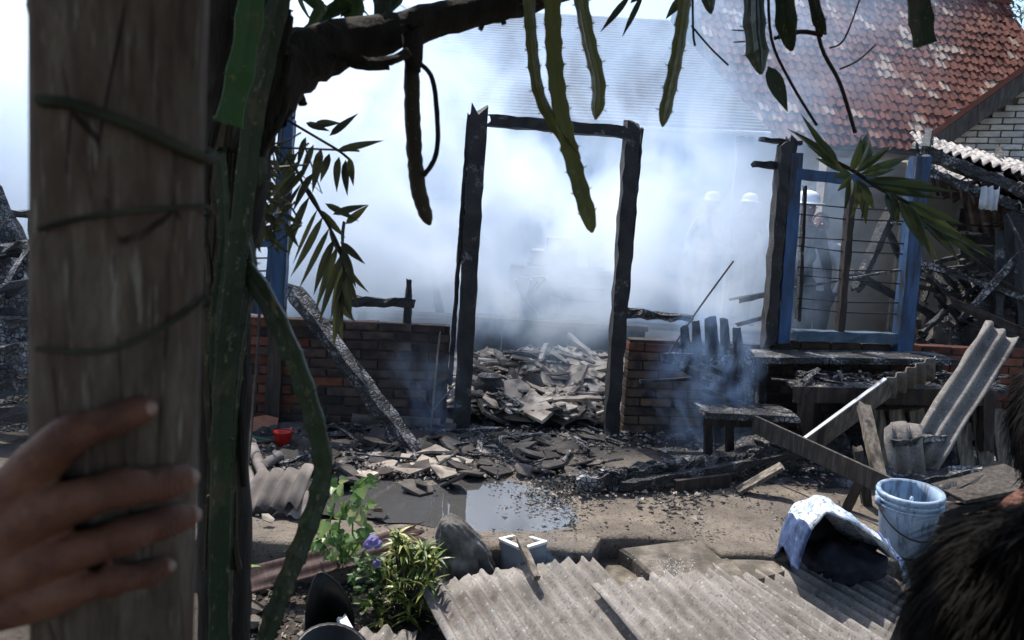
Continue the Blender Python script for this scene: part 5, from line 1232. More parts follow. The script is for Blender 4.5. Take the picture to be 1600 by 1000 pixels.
# leaves of the crown: unseen ones over and behind the viewer, added to darken the foreground, and a few behind the branch
mb = MB(); lr = random.Random(3)
while len(mb.f) < 8 * 7600:
    x, y = lr.uniform(-2.4, 2.9), lr.uniform(-2.6, 2.5); z = lr.uniform(2.1, 3.5)
    if z < 1.62 + .42 * max(0, y) + .12 + abs(x) * .06: continue
    d = Vector((lr.gauss(0, 1), lr.gauss(0, 1), lr.gauss(-.3, .4)))
    mb.blade(Vector((x, y, z)), d, UP, lr.uniform(.14, .23), lr.uniform(.055, .09), .35, 4, tone=lr.random())
for k in range(26):
    p = at(lr.uniform(455, 640), lr.uniform(-40, 34), 1.4); mb.blade(p, Vector((lr.gauss(0, 1), lr.gauss(0, .5), lr.gauss(.2, .6))), Vector((0, -1, .5)), .11, .024, .3, 5, tone=lr.random())
mb.build('crown', 'leaf_crown', tr)
for (a, b, r0_, r1_) in ((tr_pts[-8], Vector((-1.6, .6, 2.9)), .04, .012), (tr_pts[-6], Vector((1.2, .2, 3.0)), .045, .012), (tr_pts[-6], Vector((-.6, -1.6, 2.9)), .045, .012), (br_pts[-1], Vector((2.2, .9, 2.6)), .02, .008), (br_pts[-1], Vector((1.0, -.8, 2.7)), .02, .008)):
    MB().tube(smooth_path([a, a.lerp(b, .5) + UP * .12, b], 5), [r0_ + (r1_ - r0_) * i / 10 for i in range(11)], 8, .08).build('limb', 'bark', tr, smooth=True)
def cactus(mb, pts, r, cut=False, spine=True, n=5, twist=.0, start_ang=.5, wings=3, areole=.045, sca=.17):
    path = smooth_path(pts, n); dense = [path[0]]
    for p in path[1:]:
        while (p - dense[-1]).length > .009: dense.append(dense[-1] + (p - dense[-1]).normalized() * .009)
    rings = []; m = len(dense); prev = None; s = 0; spn = []
    for i, p in enumerate(dense):
        d = (dense[min(m - 1, i + 2)] - dense[max(0, i - 2)]).normalized()
        if prev is None: _, a, b = basis(d, Vector((0, -1, .2)))
        else: a = (prev - d * prev.dot(d)).normalized(); b = d.cross(a)
        prev = a; s += .009
        ph = (s / areole) % 1; sc = 1 - sca * abs(math.sin(math.pi * ph)) + (.03 if ph < .12 else 0)
        end = 1.0 if cut else min(1, math.sqrt(max(0.02, (m - 1 - i) * .009 / (r * 1.6))))
        rr_ = r * sc * end; ring = []
        for w in range(wings):
            c0 = start_ang + 2 * math.pi * w / wings + twist * s
            for (da, k) in ((-.07, 1.0), (.07, 1.0), (.42, .62), (math.pi / wings, .40), (2 * math.pi / wings - .42, .62)):
                q_ = c0 + da; ring.append(p + (a * math.cos(q_) + b * math.sin(q_)) * rr_ * k)
            if spine and ph < .009 / areole and end > .5:
                tip = p + (a * math.cos(c0) + b * math.sin(c0)) * rr_; o3 = (tip - p).normalized()
                for _ in range(3):
                    dv = (o3 + Vector((rnd.gauss(0, .5), rnd.gauss(0, .5), rnd.gauss(0, .5)))).normalized() * rnd.uniform(.004, .009); sp = dv.cross(UP if abs(dv.z) < .008 else Vector((1, 0, 0))).normalized() * .0009
                    spn.append(([tip + sp, tip - sp, tip + dv, tip + o3 * .001 + dv.cross(sp).normalized() * .0009], [(0, 1, 2), (1, 3, 2), (3, 0, 2)]))
        rings.append(ring)
    mb.loft(rings)
    for vs_, fs_ in spn: mb.add(vs_, fs_)
    return mb
cc_ = thing('climbing_cactus', at(340, 1200, 1.0), 'green climbing cactus with thick three sided stems on the tree trunk', 'cactus')
cactus(MB(), fpts([(448, -60), (418, 60), (390, 200), (375, 330), (361, 450), (346, 600), (340, 800), (338, 1040), (338, 1300)], 1.0), .0165, n=8, areole=.07, start_ang=.75, sca=.06).build('stem', 'stem', cc_)
m = MB(); cactus(m, fpts([(396, -40), (380, 80), (352, 205)], .92), .0185, True, areole=.06, start_ang=1.0, n=8); m.build('stem', 'stem_bright', cc_)
m = MB(); cactus(m, fpts([(378, 405), (420, 468), (455, 540), (482, 612), (503, 690), (508, 745), (488, 815), (452, 905), (412, 1015), (380, 1120)], 1.02), .0185, n=8, areole=.05, start_ang=2.0); m.build('stem', 'stem', cc_)
for (pts, r_, sa) in (([(440, -60), (436, 60), (412, 190), (404, 300)], .012, .4), ([(345, 230), (352, 380), (336, 520), (346, 700), (332, 860)], .010, 1.5), ([(372, 330), (392, 420), (372, 560), (360, 720), (352, 1040)], .011, .1)):
    m = MB(); cactus(m, fpts(pts, 1.035), r_, n=8, areole=.04, start_ang=sa); m.build('stem', 'stem', cc_)
hc = thing('hanging_cactus', at(866, -60, 1.3), 'cluster of olive cactus stems hanging from the branch before the doorway', 'cactus')
for (pts, r_, mt, cut, sa) in (([(826, -60), (830, 40), (842, 140), (868, 195), (908, 250)], .0125, 'stem_olive', False, .3), ([(860, -60), (866, 110), (884, 215), (904, 290), (926, 366)], .0175, 'stem_olive', False, 1.4), ([(896, -60), (918, 60), (934, 130), (930, 190)], .0145, 'stem_olive', False, .9), ([(1078, -60), (1062, 70), (1034, 204)], .0135, 'stem_olive', False, .4), ([(594, -60), (594, 20), (594, 76)], .018, 'stem', True, 1.0)):
    m = MB(); cactus(m, fpts(pts, 1.3), r_, cut, n=10, start_ang=sa, areole=.034); m.build('stem', mt, hc)
dr = thing('dry_root', at(646, 60, 1.25), 'brown dry root hanging from the branch with a thin looping tendril', 'root')
m = MB(); m.tube(smooth_path(fpts([(645, 60), (644, 150), (648, 240), (656, 305), (672, 352)], 1.25), 8), [.0125] * 26 + [.012, .0115, .011, .01, .008, .005, .002], 9, .1); m.build('root', 'stem_dry', dr, smooth=True)
MB().tube(smooth_path(fpts([(655, 98), (676, 125), (684, 200), (680, 245), (662, 275)], 1.24), 6), .0042, 6, .1).build('tendril', 'bark', dr)
rc_ = thing('hanging_cactus', at(1230, -60, 1.6), 'short dark cactus stems hanging at the top before the red roof', 'cactus')
for (pts, r_, cut, sa) in (([(1180, -60), (1180, 40), (1190, 118)], .026, False, .7), ([(1228, -60), (1230, 20), (1238, 82)], .026, False, .2), ([(1428, -60), (1434, 20), (1442, 74)], .029, True, 1.7), ([(1268, -60), (1276, 10), (1292, 58)], .016, False, .5), ([(1106, -60), (1108, -10), (1112, 28)], .02, False, .5)):
    m = MB(); cactus(m, fpts(pts, 1.6), r_, cut, n=8, start_ang=sa, areole=.06); m.build('stem', 'stem', rc_)
m = MB(); m.blade(at(1200, 104, 1.6), at(1230, 170, 1.6) - at(1200, 104, 1.6), Vector((0, -1, 0)), .1, .034, .05, 8, .06, .5, .7); m.build('leaf_pad', 'stem', rc_)
for (b_, t_, w_) in (((985, -8), (938, 50), .014), ((1005, -10), (972, 58), .012), ((1070, -10), (1040, 30), .018), ((1010, -20), (985, 5), .02)):
    m = MB(); m.blade(at(*b_, 1.6), at(*t_, 1.6) - at(*b_, 1.6), Vector((0, -1, 0)), (at(*t_, 1.6) - at(*b_, 1.6)).length, w_, .02, 6, .1, .2, .8); m.build('thin_leaf', 'leaf_burnt', rc_)
for (pts, r_) in (([(1200, -40), (1205, 60), (1236, 130), (1276, 196)], .0032), ([(1268, -20), (1282, 70), (1312, 130), (1336, 208)], .0042), ([(1350, -20), (1320, 60), (1296, 75)], .002), ([(1368, 70), (1340, 95), (1312, 108)], .002), ([(1082, -20), (1083, 50), (1086, 72)], .0025), ([(1080, 40), (1110, 75), (1138, 102)], .0022), ([(1145, 47), (1162, 48)], .0016), ([(1146, 66), (1164, 65)], .0016), ([(1210, 60), (1250, 50), (1285, 55)], .005)):
    MB().tube(smooth_path(fpts(pts, 1.65), 5), r_, 5).build('twig', 'bark', rc_)
def leaf_to(mb, b, t, Y, w, bend=.08, tone=None, dy=0.0):
    p, q_ = at(*b, Y), at(*t, Y + dy); mb.blade(p, q_ - p, Vector((rnd.uniform(-.4, .4), -1, rnd.uniform(-.2, .4))), (q_ - p).length * 1.02, w, bend, 6, rnd.uniform(.08, .3), tone, .7)
rsp = thing('leafy_sprig', at(1340, 268, 2.0), 'hanging sprig of dark narrow leaves in front of the right window', 'leaves')
leaves = [((1310, 262), (1238, 188)), ((1305, 258), (1252, 176)), ((1310, 255), (1262, 200)), ((1330, 262), (1374, 192)), ((1340, 266), (1382, 208)), ((1330, 268), (1352, 218)), ((1345, 272), (1432, 244)), ((1325, 268), (1268, 250)), ((1330, 272), (1300, 276)), ((1338, 280), (1345, 345)), ((1330, 278), (1322, 325)), ((1345, 285), (1352, 350)), ((1352, 280), (1462, 286)), ((1360, 285), (1492, 302)), ((1365, 292), (1472, 312)), ((1350, 275), (1410, 262)), ((1318, 268), (1268, 228)), ((1336, 270), (1400, 225)), ((1340, 282), (1372, 330)), ((1330, 275), (1310, 300))]
leaves += [((1385, 300), (x, y)) for x, y in ((1400, 345), (1415, 352), (1425, 330))] + [((1405 + i * 6, 312 + i * 5), (1440 + i * 15, 385 + (i % 3) * 14)) for i in range(8)] + [((1418, 318), (1548, 402)), ((1425, 322), (1532, 412)), ((1412, 315), (1500, 350))]
for k, (b, t_) in enumerate(leaves):
    m = MB(); leaf_to(m, b, t_, 2.0 + rnd.uniform(-.05, .05), rnd.uniform(.015, .03), rnd.uniform(-.15, .38), rnd.uniform(0, .8), rnd.uniform(-.06, .06)); m.build('leaf', 'leaf_dark', rsp)
MB().tube(smooth_path(fpts([(1300, 250), (1335, 268), (1370, 292), (1420, 318)], 2.0), 4), .005, 6).build('stem', 'bark', rsp)
MB().tube(smooth_path(fpts([(1346, 345), (1350, 320), (1358, 300)], 2.0), 4), .002, 5).build('tendril', 'bark', rsp)
lsp = thing('scorched_branchlet', at(460, 200, 1.7), 'scorched hanging branchlet with narrow leaflets beside the blue post', 'leaves')
stA = smooth_path(fpts([(446, 186), (490, 212), (530, 236), (549, 252)], 1.7), 8); stB = smooth_path(fpts([(452, 240), (480, 300), (512, 350), (532, 392), (538, 430), (528, 470)], 1.75), 8)
MB().tube(stA, .003, 5).build('stem', 'bark', lsp); MB().tube(stB, .0035, 5).build('stem', 'bark', lsp)
LL = [((515, 212), (559, 178)), ((525, 236), (598, 218)), ((490, 196), (532, 190)), ((478, 192), (515, 205)), ((546, 246), (552, 290)), ((540, 250), (540, 306)), ((530, 245), (524, 300)), ((515, 240), (500, 285)), ((502, 232), (488, 300)), ((490, 226), (470, 282)), ((478, 214), (462, 262))]
for k in range(14):
    t = k / 13; i = int(4 + t * (len(stB) - 6)); p = stB[i]
    LL.append((i, (-.52 + .5 * t + rnd.uniform(-.06, .06), -.85), rnd.uniform(.15, .20) * (1 - .25 * t)))
    if k % 2 or k > 8: LL.append((i, (.5 - .3 * t + rnd.uniform(-.1, .1), -.6 + rnd.uniform(-.3, .3)), rnd.uniform(.06, .1)))
LL += [((520, 335), (573, 318)), ((532, 378), (570, 413)), ((535, 388), (556, 450)), ((508, 318), (560, 345)), ((540, 350), (576, 320)), ((490, 270), (455, 330)), ((480, 260), (440, 310)), ((470, 250), (430, 300)), ((465, 240), (425, 275)), ((455, 300), (432, 345)), ((455, 230), (440, 290))]
for e in LL:
    m = MB()
    if len(e) == 2: leaf_to(m, e[0], e[1], 1.7 + rnd.uniform(-.03, .05), rnd.uniform(.014, .022), rnd.uniform(-.05, .15))
    else: m.blade(stB[e[0]], Vector((e[1][0], rnd.uniform(-.15, .15), e[1][1])), Vector((rnd.uniform(-.5, .5), -1, 0)), e[2], rnd.uniform(.012, .024), rnd.uniform(-.2, .3), 6, .2, None, .75)
    m.build('leaflet', 'leaf_burnt', lsp)
mb = MB()
for k in range(90):
    p = at(rnd.gauss(405, 14), rnd.uniform(215, 375), rnd.uniform(1.25, 1.45)); mb.blade(p, Vector((rnd.gauss(0, 1), rnd.gauss(0, .6), rnd.gauss(-.5, .7))), Vector((0, -1, .3)), rnd.uniform(.03, .065), rnd.uniform(.008, .018), .2, 3)
for k in range(30):
    p = at(rnd.gauss(410, 20), rnd.uniform(215, 375), 1.35); mb.tube([p, p + Vector((rnd.gauss(0, .03), 0, rnd.gauss(0, .03))), p + Vector((rnd.gauss(0, .05), .02, rnd.gauss(0, .05)))], .0018, 4)
tag(mb.build('withered_tuft', 'leaf_burnt'), 'withered tuft of small leaves beside the trunk above the winding stem', 'leaves', kind='stuff')

# ------------------------------------------------------------------ the round post, cords and the hand
PD, PR = .47, .0472
pcx = lambda y: 192.0 - 9.5 * y / 1000.0
def post_axis(y): return at(pcx(y), y, PD)
tp0, tp1 = post_axis(0), post_axis(1000); pdir = (tp0 - tp1).normalized()
p_lo, p_hi = tp1 + pdir * ((YARD - .1 - tp1.z) / pdir.z), tp1 + pdir * ((2.15 - tp1.z) / pdir.z)
_, pa_, pb2 = basis(pdir, Vector((0, -1, 0))); rings = []; NP, NR = 72, 150
for j in range(NR + 1):
    t = j / NR; c = p_lo.lerp(p_hi, t); ring = []
    for k in range(NP):
        a = 2 * math.pi * k / NP; cx_, sx_ = math.cos(a), math.sin(a)
        g = mnoise.noise(Vector((cx_ * 2.2, sx_ * 2.2, c.z * 1.2))) * .0028 + mnoise.noise(Vector((cx_ * 9, sx_ * 9, c.z * 5))) * .0012
        crk = .0
        for (a0, w0, z0, z1, dp) in ((4.55, .028, 1.16, 1.62, .004), (4.9, .02, 1.05, 1.42, .003), (4.3, .02, 1.3, 1.8, .0025)):
            dd = abs((a - a0 - .12 * mnoise.noise(Vector((c.z * 6, a0, 0))) + math.pi) % (2 * math.pi) - math.pi)
            if z0 < c.z < z1: crk = max(crk, dp * max(0, 1 - dd / (w0 * 2.2)))
        ring.append(c + (pa_ * cx_ + pb2 * sx_) * (PR + g - crk))
    rings.append(ring)
po = thing('round_wooden_post', p_lo, 'thick weathered round wooden post in the left foreground', 'post')
MB().loft(rings).build('shaft', 'post', po, smooth=True)
def post_pt(px, py, extra=0.0):                # where a line of sight meets a cylinder round the post
    c = post_axis(py); d = ray(px, py); d2 = Vector((d.x, d.y)); L2 = d2.length; d2 /= L2; cc = Vector((c.x, c.y)); rr_ = PR + extra
    m_ = cc.dot(d2); q_ = cc.length_squared - m_ * m_; h_ = rr_ * rr_ - q_
    return CAM_LOC + d * ((m_ - (math.sqrt(h_) if h_ > 0 else 0)) / L2)
def smooth2(pts): return [(p.x, p.y) for p in smooth_path([Vector((x, y, 0)) for x, y in pts], 3)]
def cordw(name, pts, r_, mat, lab):
    front = [post_pt(x, y, r_ * .6 + .0034) for x, y in smooth2(pts)]; a0, a1 = front[0], front[-1]; c0, c1 = post_axis(pts[0][1]), post_axis(pts[-1][1])
    bk_ = []
    ra_ = PR + r_ * .6 + .0034
    for k in range(1, 8):
        a = math.pi * k / 8; c = c1.lerp(c0, k / 8); bk_.append(c + Vector((math.cos(a) * ra_, math.sin(a) * ra_, 0)))
    path = smooth_path(front + bk_ + [front[0]], 5)
    tag(MB().tube(path, r_, 8, .12).build(name, mat, smooth=True), lab, 'cord', 'cords wound round the post')
cordw('cord', [(64, 157), (110, 162), (170, 182), (230, 206), (285, 232), (322, 248)], .0032, 'cord', 'thick green cord wound round the upper part of the post')
cordw('cord', [(62, 357), (100, 346), (160, 335), (230, 328), (320, 322)], .0016, 'cord', 'thin cord wound round the middle of the post')
cordw('cord', [(58, 546), (120, 550), (175, 546), (240, 520), (300, 482), (320, 462)], .0015, 'cord', 'thin cord sagging round the post above the hand')
m = MB(); q0 = [at(x, y, .5) for x, y in ((70, -30), (44, -30), (40, 8), (46, 36), (60, 58), (70, 74))]; m.add(q0 + [p + Vector((0, .004, 0)) for p in q0], [tuple(range(6)), tuple(range(11, 5, -1))] + [(i, i + 6, (i + 1) % 6 + 6, (i + 1) % 6) for i in range(6)]); tag(m.build('plastic_flap', 'sack'), 'grey plastic flap caught on the top of the post', 'flap')

# hand: one continuous skin, fused from overlapping tapered volumes
PXM = .41 / FPX
def fing(pts):                                  # px, py, radius px, extra depth offset towards the viewer
    out = []
    for (x, y, r_, e) in pts:
        p = post_pt(x, y, r_ * PXM * .9 + e); out.append((p, r_ * PXM))
    return out
def chain(mb, ch, n=14):
    P_ = [c[0] for c in ch]; path = smooth_path(P_, 6); rad = []
    for i in range(len(path)):
        t = i / 6; k = min(len(ch) - 2, int(t)); f = t - k; rad.append(ch[k][1] * (1 - f) + ch[k + 1][1] * f)
    d0 = (path[0] - path[1]).normalized(); d1 = (path[-1] - path[-2]).normalized()
    pre = [path[0] + d0 * rad[0] * s for s in (.92, .6, .3)]; pr = [rad[0] * s for s in (.35, .78, .95)]
    post = [path[-1] + d1 * rad[-1] * s for s in (.3, .6, .92)]; qr = [rad[-1] * s for s in (.95, .78, .35)]
    mb.tube(pre + path + post, pr + rad + qr, n)
hb = MB()
IDX = fing([(58, 728, 40, .002), (104, 684, 35, .006), (136, 671, 28, .002), (170, 659, 29, .0), (200, 648, 25, 0), (224, 640, 24, 0)])
MID = fing([(70, 800, 42, .004), (128, 780, 35, .008), (160, 770, 31, .006), (190, 763, 36, .006), (222, 760, 30, .002), (252, 757, 32, .0), (284, 748, 27, 0)])
RNG = fing([(72, 872, 40, .004), (130, 858, 32, .008), (164, 848, 29, .006), (197, 837, 34, .006), (226, 826, 28, .002), (254, 817, 30, .0), (290, 807, 25, 0)])
PKY = fing([(82, 930, 36, .004), (128, 918, 28, .008), (154, 912, 24, .006), (180, 906, 28, .006), (206, 902, 23, .002), (230, 897, 25, 0), (254, 887, 21, 0)])
for f_ in (IDX, MID, RNG, PKY): chain(hb, f_)
wr = at(-130, 960, .43)
for f_, r_ in ((IDX, .017), (MID, .019), (RNG, .019), (PKY, .017)):
    mcp = f_[0][0]; chain(hb, [(mcp, f_[0][1] * 1.02), (mcp.lerp(wr, .5) + Vector((0, -.002, 0)), r_), (wr + (mcp - wr) * .1, .02)])
chain(hb, [(wr.lerp(IDX[0][0], .75), .018), (at(20, 790, .455), .02), (at(0, 830, .46), .022), (wr, .025)])
fore = at(-620, 1180, .40)
chain(hb, [(wr, .027), (wr.lerp(fore, .3), .029), (wr.lerp(fore, .7), .036), (fore, .042)])
TH = [(at(-40, 850, .47), .018), (at(25, 800, .53), .0135), (at(95, 770, .553), .0115), (at(150, 762, .556), .010)]
chain(hb, TH)
for f_ in (MID, RNG, PKY): ellip(hb, f_[3][0] + Vector((0, -.0012, .001)), Vector((.0105, 0, 0)), Vector((0, .0102, 0)), UP * .0102)
hme = fuse(hb, 'hand_skin', ['skin'], .0016, 7, .5)
ht = thing('hand', wr, 'left hand gripping the round post with four fingers in front', 'hand')
hsk = put('hand_skin', hme, ht)
JT = [f_[k][0] for f_ in (MID, RNG, PKY) for k in (3, 5)] + [IDX[1][0], IDX[3][0]]; ja = hme.attributes.new('joint', 'FLOAT', 'POINT')
ja.data.foreach_set('value', [max(0.0, 1 - min((v.co - j).length for j in JT) / .015) for v in hme.vertices])
for f_, (dx, dy) in ((IDX, (8, -4)), (MID, (9, -1)), (RNG, (9, -2)), (PKY, (7, -3))):
    p, r_ = f_[-1]; dirv = (f_[-1][0] - f_[-2][0]).normalized(); vw = (CAM_LOC - p).normalized(); out_ = (vw * .8 + Vector((.55, 0, .05))).normalized(); out_ = (out_ - dirv * out_.dot(dirv)).normalized(); sd = dirv.cross(out_)
    c = p + dirv * r_ * .30 + out_ * r_ * .72; rings = []
    m = MB(); ellip(m, c, dirv * r_ * .52, sd * r_ * .5, out_ * r_ * .26, 16, 8); m.build('finger_nail', 'nail', hsk, smooth=True)

# ------------------------------------------------------------------ people
def person(name, foot, facing, height, label, mats, helmet=None, arms=((.3, -.2), (.3, -.2)), hair='hair', lean=0.0, sub=.02):
    """Standing figure, one skin; materials by region: 0 skin, 1 shirt, 2 trousers. facing: angle of the view direction in plan."""
    k = height / 1.75; mb = MB()
    def L(x, y, z): return Vector((x, y + lean * max(0, z - .9), z)) * k
    def ch(lst): chain(mb, [(L(*p), r_ * k) for p, r_ in lst], 12)
    for s in (-1, 1):
        ch([((s * .1, 0, .95), .095), ((s * .105, .01, .72), .085), ((s * .11, .02, .48), .06), ((s * .115, -.02, .28), .058), ((s * .12, -.03, .08), .042)])
        ch([((s * .12, -.03, .06), .045), ((s * .13, .06, .04), .045), ((s * .135, .16, .03), .036)])
        ax2, ay2 = arms[0] if s < 0 else arms[1]
        el = (s * (.25 + .05 * ax2), .02 + .12 * ax2, 1.13); wr2 = (s * (.24 - .1 * ax2), .06 + .3 * ax2, 1.13 + ay2 * 1.0)
        ch([((s * .19, 0, 1.42), .06), (el, .046), (wr2, .033)]); 
        hx = Vector(wr2) + Vector((0, .03, -.02 if ay2 < 0 else .04)); ch([(wr2, .032), (tuple(hx), .036), (tuple(hx + Vector((0, .03, -.05 if ay2 < 0 else .06))), .026)])
    for (z, w, d) in ((.95, .165, .115), (1.08, .15, .105), (1.22, .165, .115), (1.36, .185, .115), (1.44, .15, .09)):
        ellip(mb, L(0, 0, z), Vector((w, 0, 0)) * k, Vector((0, d, 0)) * k, UP * .11 * k)
    ch([((0, 0, 1.44), .06), ((0, .01, 1.54), .052)])
    ellip(mb, L(0, .015, 1.645), Vector((.076, 0, 0)) * k, Vector((0, .096, 0)) * k, UP * .115 * k, 16, 10)
    ellip(mb, L(0, .05, 1.585), Vector((.05, 0, 0)) * k, Vector((0, .05, 0)) * k, UP * .05 * k)
    ellip(mb, L(0, .115, 1.63), Vector((.013, 0, 0)) * k, Vector((0, .02, 0)) * k, UP * .026 * k)
    for s in (-1, 1): ellip(mb, L(s * .078, .0, 1.635), Vector((.012, 0, 0)) * k, Vector((0, .02, 0)) * k, UP * .032 * k)
    me = fuse(mb, 'body', ['skin', mats[0], mats[1]], sub, 4)
    for p in me.polygons:
        c = p.center / k
        p.material_index = 2 if c.z < .98 else (1 if c.z < 1.49 and not (abs(c.x) > .14 and (c.y > .02 + .18) and False) else 0)
    t = thing(name, foot, label, 'person'); ROOT[t.name] = Matrix.Identity(4); t.rotation_euler = (0, 0, facing)
    b = put('body', me, t)
    hm = MB(); c = L(0, .012, 1.66)
    if helmet:
        rings = [[c + Vector((math.cos(a) * .104 * r_, math.sin(a) * .125 * r_ + (.03 * max(0, math.sin(a)) if r_ > 1 else 0), z)) * 1.0 for a in [2 * math.pi * i / 24 for i in range(24)]] for r_, z in ((1.22, .018), (1.2, .028), (1.0, .034), (.97, .07), (.86, .105), (.6, .13), (.25, .142), (.02, .145))]
        hm.loft(rings).build('helmet', 'helmet', t, smooth=True)
    ellip(hm2 := MB(), L(0, -.012, 1.675), Vector((.083, 0, 0)) * k, Vector((0, .098, 0)) * k, UP * .1 * k, 18, 12); hm2.build('hair', hair, t, smooth=True)
    for s in (-1, 1):
        e = MB(); ellip(e, L(s * .032, .103, 1.652), Vector((.012, 0, 0)) * k, Vector((0, .007, 0)) * k, UP * .006 * k); e.build('eye', 'helmet', t, smooth=True)
    e = MB(); ellip(e, L(0, .1, 1.578), Vector((.024, 0, 0)) * k, Vector((0, .008, 0)) * k, UP * .006 * k); e.build('mouth', 'skin', t, smooth=True)
    return t
f1 = at(1261, 300, 6.9); person('person', Vector((f1.x, 6.9, .06)), R(200), 1.72, 'person in a white cap and dark jacket standing behind the right window', ('shirt_dark', 'trousers'), True)
f1b = at(1284, 330, 7.3); person('person', Vector((f1b.x, 7.3, .02)), R(150), 1.62, 'person in a pale grey shirt behind the one in the white cap', ('shirt_grey', 'trousers'), None)
f2 = at(1115, 305, 10.2); person('person', Vector((f2.x, 10.2, .12)), R(140), 1.74, 'person in a white helmet with raised hand, faint in the smoke', ('shirt_grey', 'trousers'), True, arms=((.9, .25), (.6, -.1)))
f3 = at(1172, 305, 10.5); person('person', Vector((f3.x, 10.5, .14)), R(190), 1.74, 'person in a white helmet nearest the window post, faint in the smoke', ('shirt_dark', 'trousers'), True, arms=((.5, -.1), (.5, -.1)))

# two onlookers at the lower right, seen from behind
def onlooker(head_px, Y, hr, foot_z, label, shirt, hairm, strands, seed, wild, shoulder=.2):
    c = at(*head_px, Y); k = hr / .098; r3 = random.Random(seed)
    t = thing('person', Vector((c.x, c.y, foot_z)), label, 'person'); mb = MB()
    ellip(mb, c, Vector((.078, 0, 0)) * k, Vector((0, .095, 0)) * k, UP * .112 * k, 18, 12)
    ch = lambda lst: chain(mb, [(c + Vector(p) * k, r_ * k) for p, r_ in lst], 14)
    ch([((0, 0, -.08), .056), ((0, 0, -.17), .058)])
    for (z, w, d) in ((-.22, .13, .08), (-.30, shoulder, .11), (-.42, .185, .115), (-.55, .165, .11), (-.68, .165, .115), (-.8, .17, .12)): ellip(mb, c + Vector((0, -.01, z)) * k, Vector((w, 0, 0)) * k, Vector((0, d, 0)) * k, UP * .12 * k, 18, 10)
    hz = (c.z - .8 * k) - foot_z
    for s in (-1, 1):
        ch([((s * shoulder * .95, 0, -.28), .062), ((s * (shoulder + .06), .02, -.55), .046), ((s * (shoulder + .02), .12, -.76), .035), ((s * (shoulder - .0), .17, -.82), .036)])
        chain(mb, [(c + Vector((s * .1, 0, -.8)) * k, .09 * k), (Vector((c.x + s * .1 * k, c.y + .02, foot_z + hz * .5)), .06 * k), (Vector((c.x + s * .11 * k, c.y, foot_z + .05)), .045 * k), (Vector((c.x + s * .12 * k, c.y + .12, foot_z + .035)), .035 * k)])
        ellip(mb, c + Vector((s * .08, .005, -.01)) * k, Vector((.012, 0, 0)) * k, Vector((0, .02, 0)) * k, UP * .032 * k)
    me = fuse(mb, 'body', ['skin', shirt, 'trousers'], .012, 6)
    for p in me.polygons:
        z = (p.center.z - c.z) / k; p.material_index = 2 if z < -.82 else (1 if z < -.19 else 0)
    put('body', me, t)
    cap = MB(); ellip(cap, c + Vector((0, -.016, -.004)) * k, Vector((.091, 0, 0)) * k, Vector((0, .108, 0)) * k, UP * .134 * k, 24, 16); cap.build('hair_cap', hairm, t, smooth=True)
    hs_ = MB()
    for i in range(strands):
        u_, v_ = r3.uniform(0, 6.283), r3.uniform(-1.0, 1.0); q_ = math.sqrt(max(0, 1 - v_ * v_)); nd = Vector((math.cos(u_) * q_, math.sin(u_) * q_, v_))
        p = c + Vector((nd.x * .089, nd.y * .105 - .016, nd.z * .131 - .004)) * k
        cl_ = mnoise.noise(nd * 5.5 + Vector((seed, 0, 0))); fl = Vector((nd.x * .5 + cl_ * .7, nd.y * .5 - .25 + .5 * mnoise.noise(nd * 5 + Vector((0, 9, seed))), -.75)) + Vector((r3.gauss(0, .12), r3.gauss(0, .12), r3.gauss(0, .12))); fl = (fl - nd * fl.dot(nd)).normalized()
        Ls = r3.uniform(.05, .1) * k; lift = (r3.uniform(.0, .16) + .16 * abs(cl_)) * wild
        pts = [p, p + (fl + nd * lift) * Ls * .4, p + fl * Ls * .75 + nd * lift * Ls * .7, p + fl * Ls + nd * lift * Ls * .5 - nd * .004]
        w = r3.uniform(.0006, .0012) * k; sdv = fl.cross(nd).normalized() * w
        hs_.add([pts[0] - sdv, pts[0] + sdv, pts[1] - sdv, pts[1] + sdv, pts[2] - sdv * .8, pts[2] + sdv * .8, pts[3]], [(0, 1, 3, 2), (2, 3, 5, 4), (4, 5, 6)])
    hs_.build('hair', hairm, t); return t
onlooker((1612, 1005), .62, .096, YARD, 'person with tousled dark hair seen from behind, filling the lower right corner', 'shirt_dark', 'hair_brown', 16000, 3, .15)
onlooker((1676, 665), 1.35, .1, YARD, 'taller person with black hair and brown shirt cut off by the right border', 'shirt_brown', 'hair', 8000, 4, .2, .17)

# ------------------------------------------------------------------ smoke
def smoke_mat(name, density, build, color=None, aniso=.42):
    t = NT(name); t.n.remove(t.b)
    sep = t.n.new('ShaderNodeSeparateXYZ'); t.l.new(t.tc.outputs['Object'], sep.inputs[0])
    d = t.math('MULTIPLY', build(t, sep.outputs[0], sep.outputs[1], sep.outputs[2]), density)
    v = t.n.new('ShaderNodeVolumePrincipled'); v.inputs['Anisotropy'].default_value = aniso
    if color: v.inputs['Color'].default_value = (*color, 1)
    else: t.l.new(t.ramp(d, [(.1, (.56, .76, 1)), (.6, (.84, .92, 1)), (1, (.95, .975, 1))]), v.inputs['Color'])   # thin smoke tinted blue as if sky-lit, thick smoke whitened to look bright
    t.l.new(d, v.inputs['Density']); t.l.new(v.outputs[0], t.out.inputs['Volume']); return t.m
def smoke_box(name, lo, hi, mat, lab):
    c = (Vector(lo) + Vector(hi)) / 2; h = (Vector(hi) - Vector(lo)) / 2
    o_ = MB().box(c, Vector((h.x, 0, 0)), Vector((0, h.y, 0)), UP * h.z).build(name, [mat]); tag(o_, lab, 'smoke', kind='stuff'); return o_
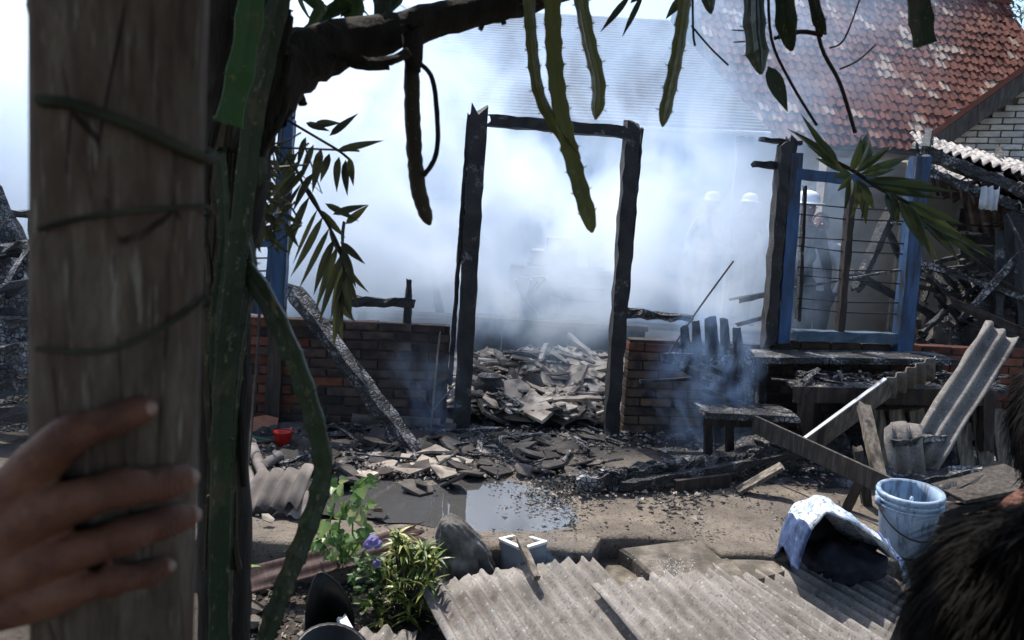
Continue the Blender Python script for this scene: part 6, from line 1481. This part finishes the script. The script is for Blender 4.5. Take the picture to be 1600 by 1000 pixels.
def main_smoke(t, x, y, z):
    n = t.noise(t.vec((1, .8, .8)), 1.15, 6, .66, 1.1)
    n2 = t.rng(n, .455, .60, .04, 1.5)
    right = t.rng(t.math('ADD', x, t.math('MULTIPLY', z, -.35)), 1.4, 2.5, 1.0, .0)     # thins out towards the right-hand house
    lowclear = t.rng(t.math('ADD', z, t.math('MULTIPLY', n, .5)), .62, 1.1, .10, 1)   # clear air over the floor
    left = t.math('MULTIPLY', t.rng(x, -1.8, .4, 1.7, .85), t.rng(t.math('ADD', z, t.math('MULTIPLY', x, .25)), 1.2, 3.1, 1.0, .16))
    edge = t.math('MULTIPLY', t.rng(y, 5.5, 6.3), t.rng(z, 3.7, 4.8, 1, 0))
    bank = t.math('MULTIPLY', t.math('MULTIPLY', t.rng(x, .9, 1.6), t.rng(x, 2.3, 3.0, 1, 0)), t.math('MULTIPLY', t.rng(y, 7.2, 8.2), t.rng(z, 1.5, 2.4, .45, 0)))
    n2 = t.math('ADD', n2, t.math('MULTIPLY', bank, t.rng(n, .3, .55)))
    return t.math('MULTIPLY', t.math('MULTIPLY', t.math('MULTIPLY', n2, right), t.math('MULTIPLY', lowclear, left)), edge)
smoke_box('smoke_cloud', (-7.0, 5.46, .02), (4.8, 10.9, 4.9), smoke_mat('smoke', 1.4, main_smoke), 'white and bluish smoke filling the burnt house behind the wall')
def wisp(cx, cy_, cz, rx, ry, rz, thr=.46, sc=5):
    def f(t, x, y, z):
        e = lambda a, c, r_: t.math('POWER', t.math('DIVIDE', t.math('SUBTRACT', a, c), r_), 2.0)
        q_ = t.math('ADD', t.math('ADD', e(x, cx, rx), e(y, cy_, ry)), e(z, cz, rz))
        return t.math('MULTIPLY', t.rng(q_, .1, 1.0, 1, 0), t.rng(t.noise(t.vec((1, 1, .6)), sc, 4, .6, 1.2), thr, thr + .25))
    return f
def wbox(name, c, r_, dens, lab, **kw):
    smoke_box(name, tuple(c[i] - r_[i] for i in range(3)), tuple(c[i] + r_[i] for i in range(3)), smoke_mat(name, dens, wisp(*c, *r_, **kw), (.45, .66, 1.0)), lab)
wbox('smoke_wisp', (1.28, 4.86, .5), (.42, .26, .62), 5.5, 'thin blue smoke rising from the burnt bench')
wbox('smoke_wisp', (-.55, 4.9, .3), (.32, .2, .4), 2.2, 'faint blue smoke at the foot of the left wall')
wbox('smoke_wisp', (.28, 3.2, .06), (.14, .1, .2), 2.4, 'faint smoke wisp over the broken box')
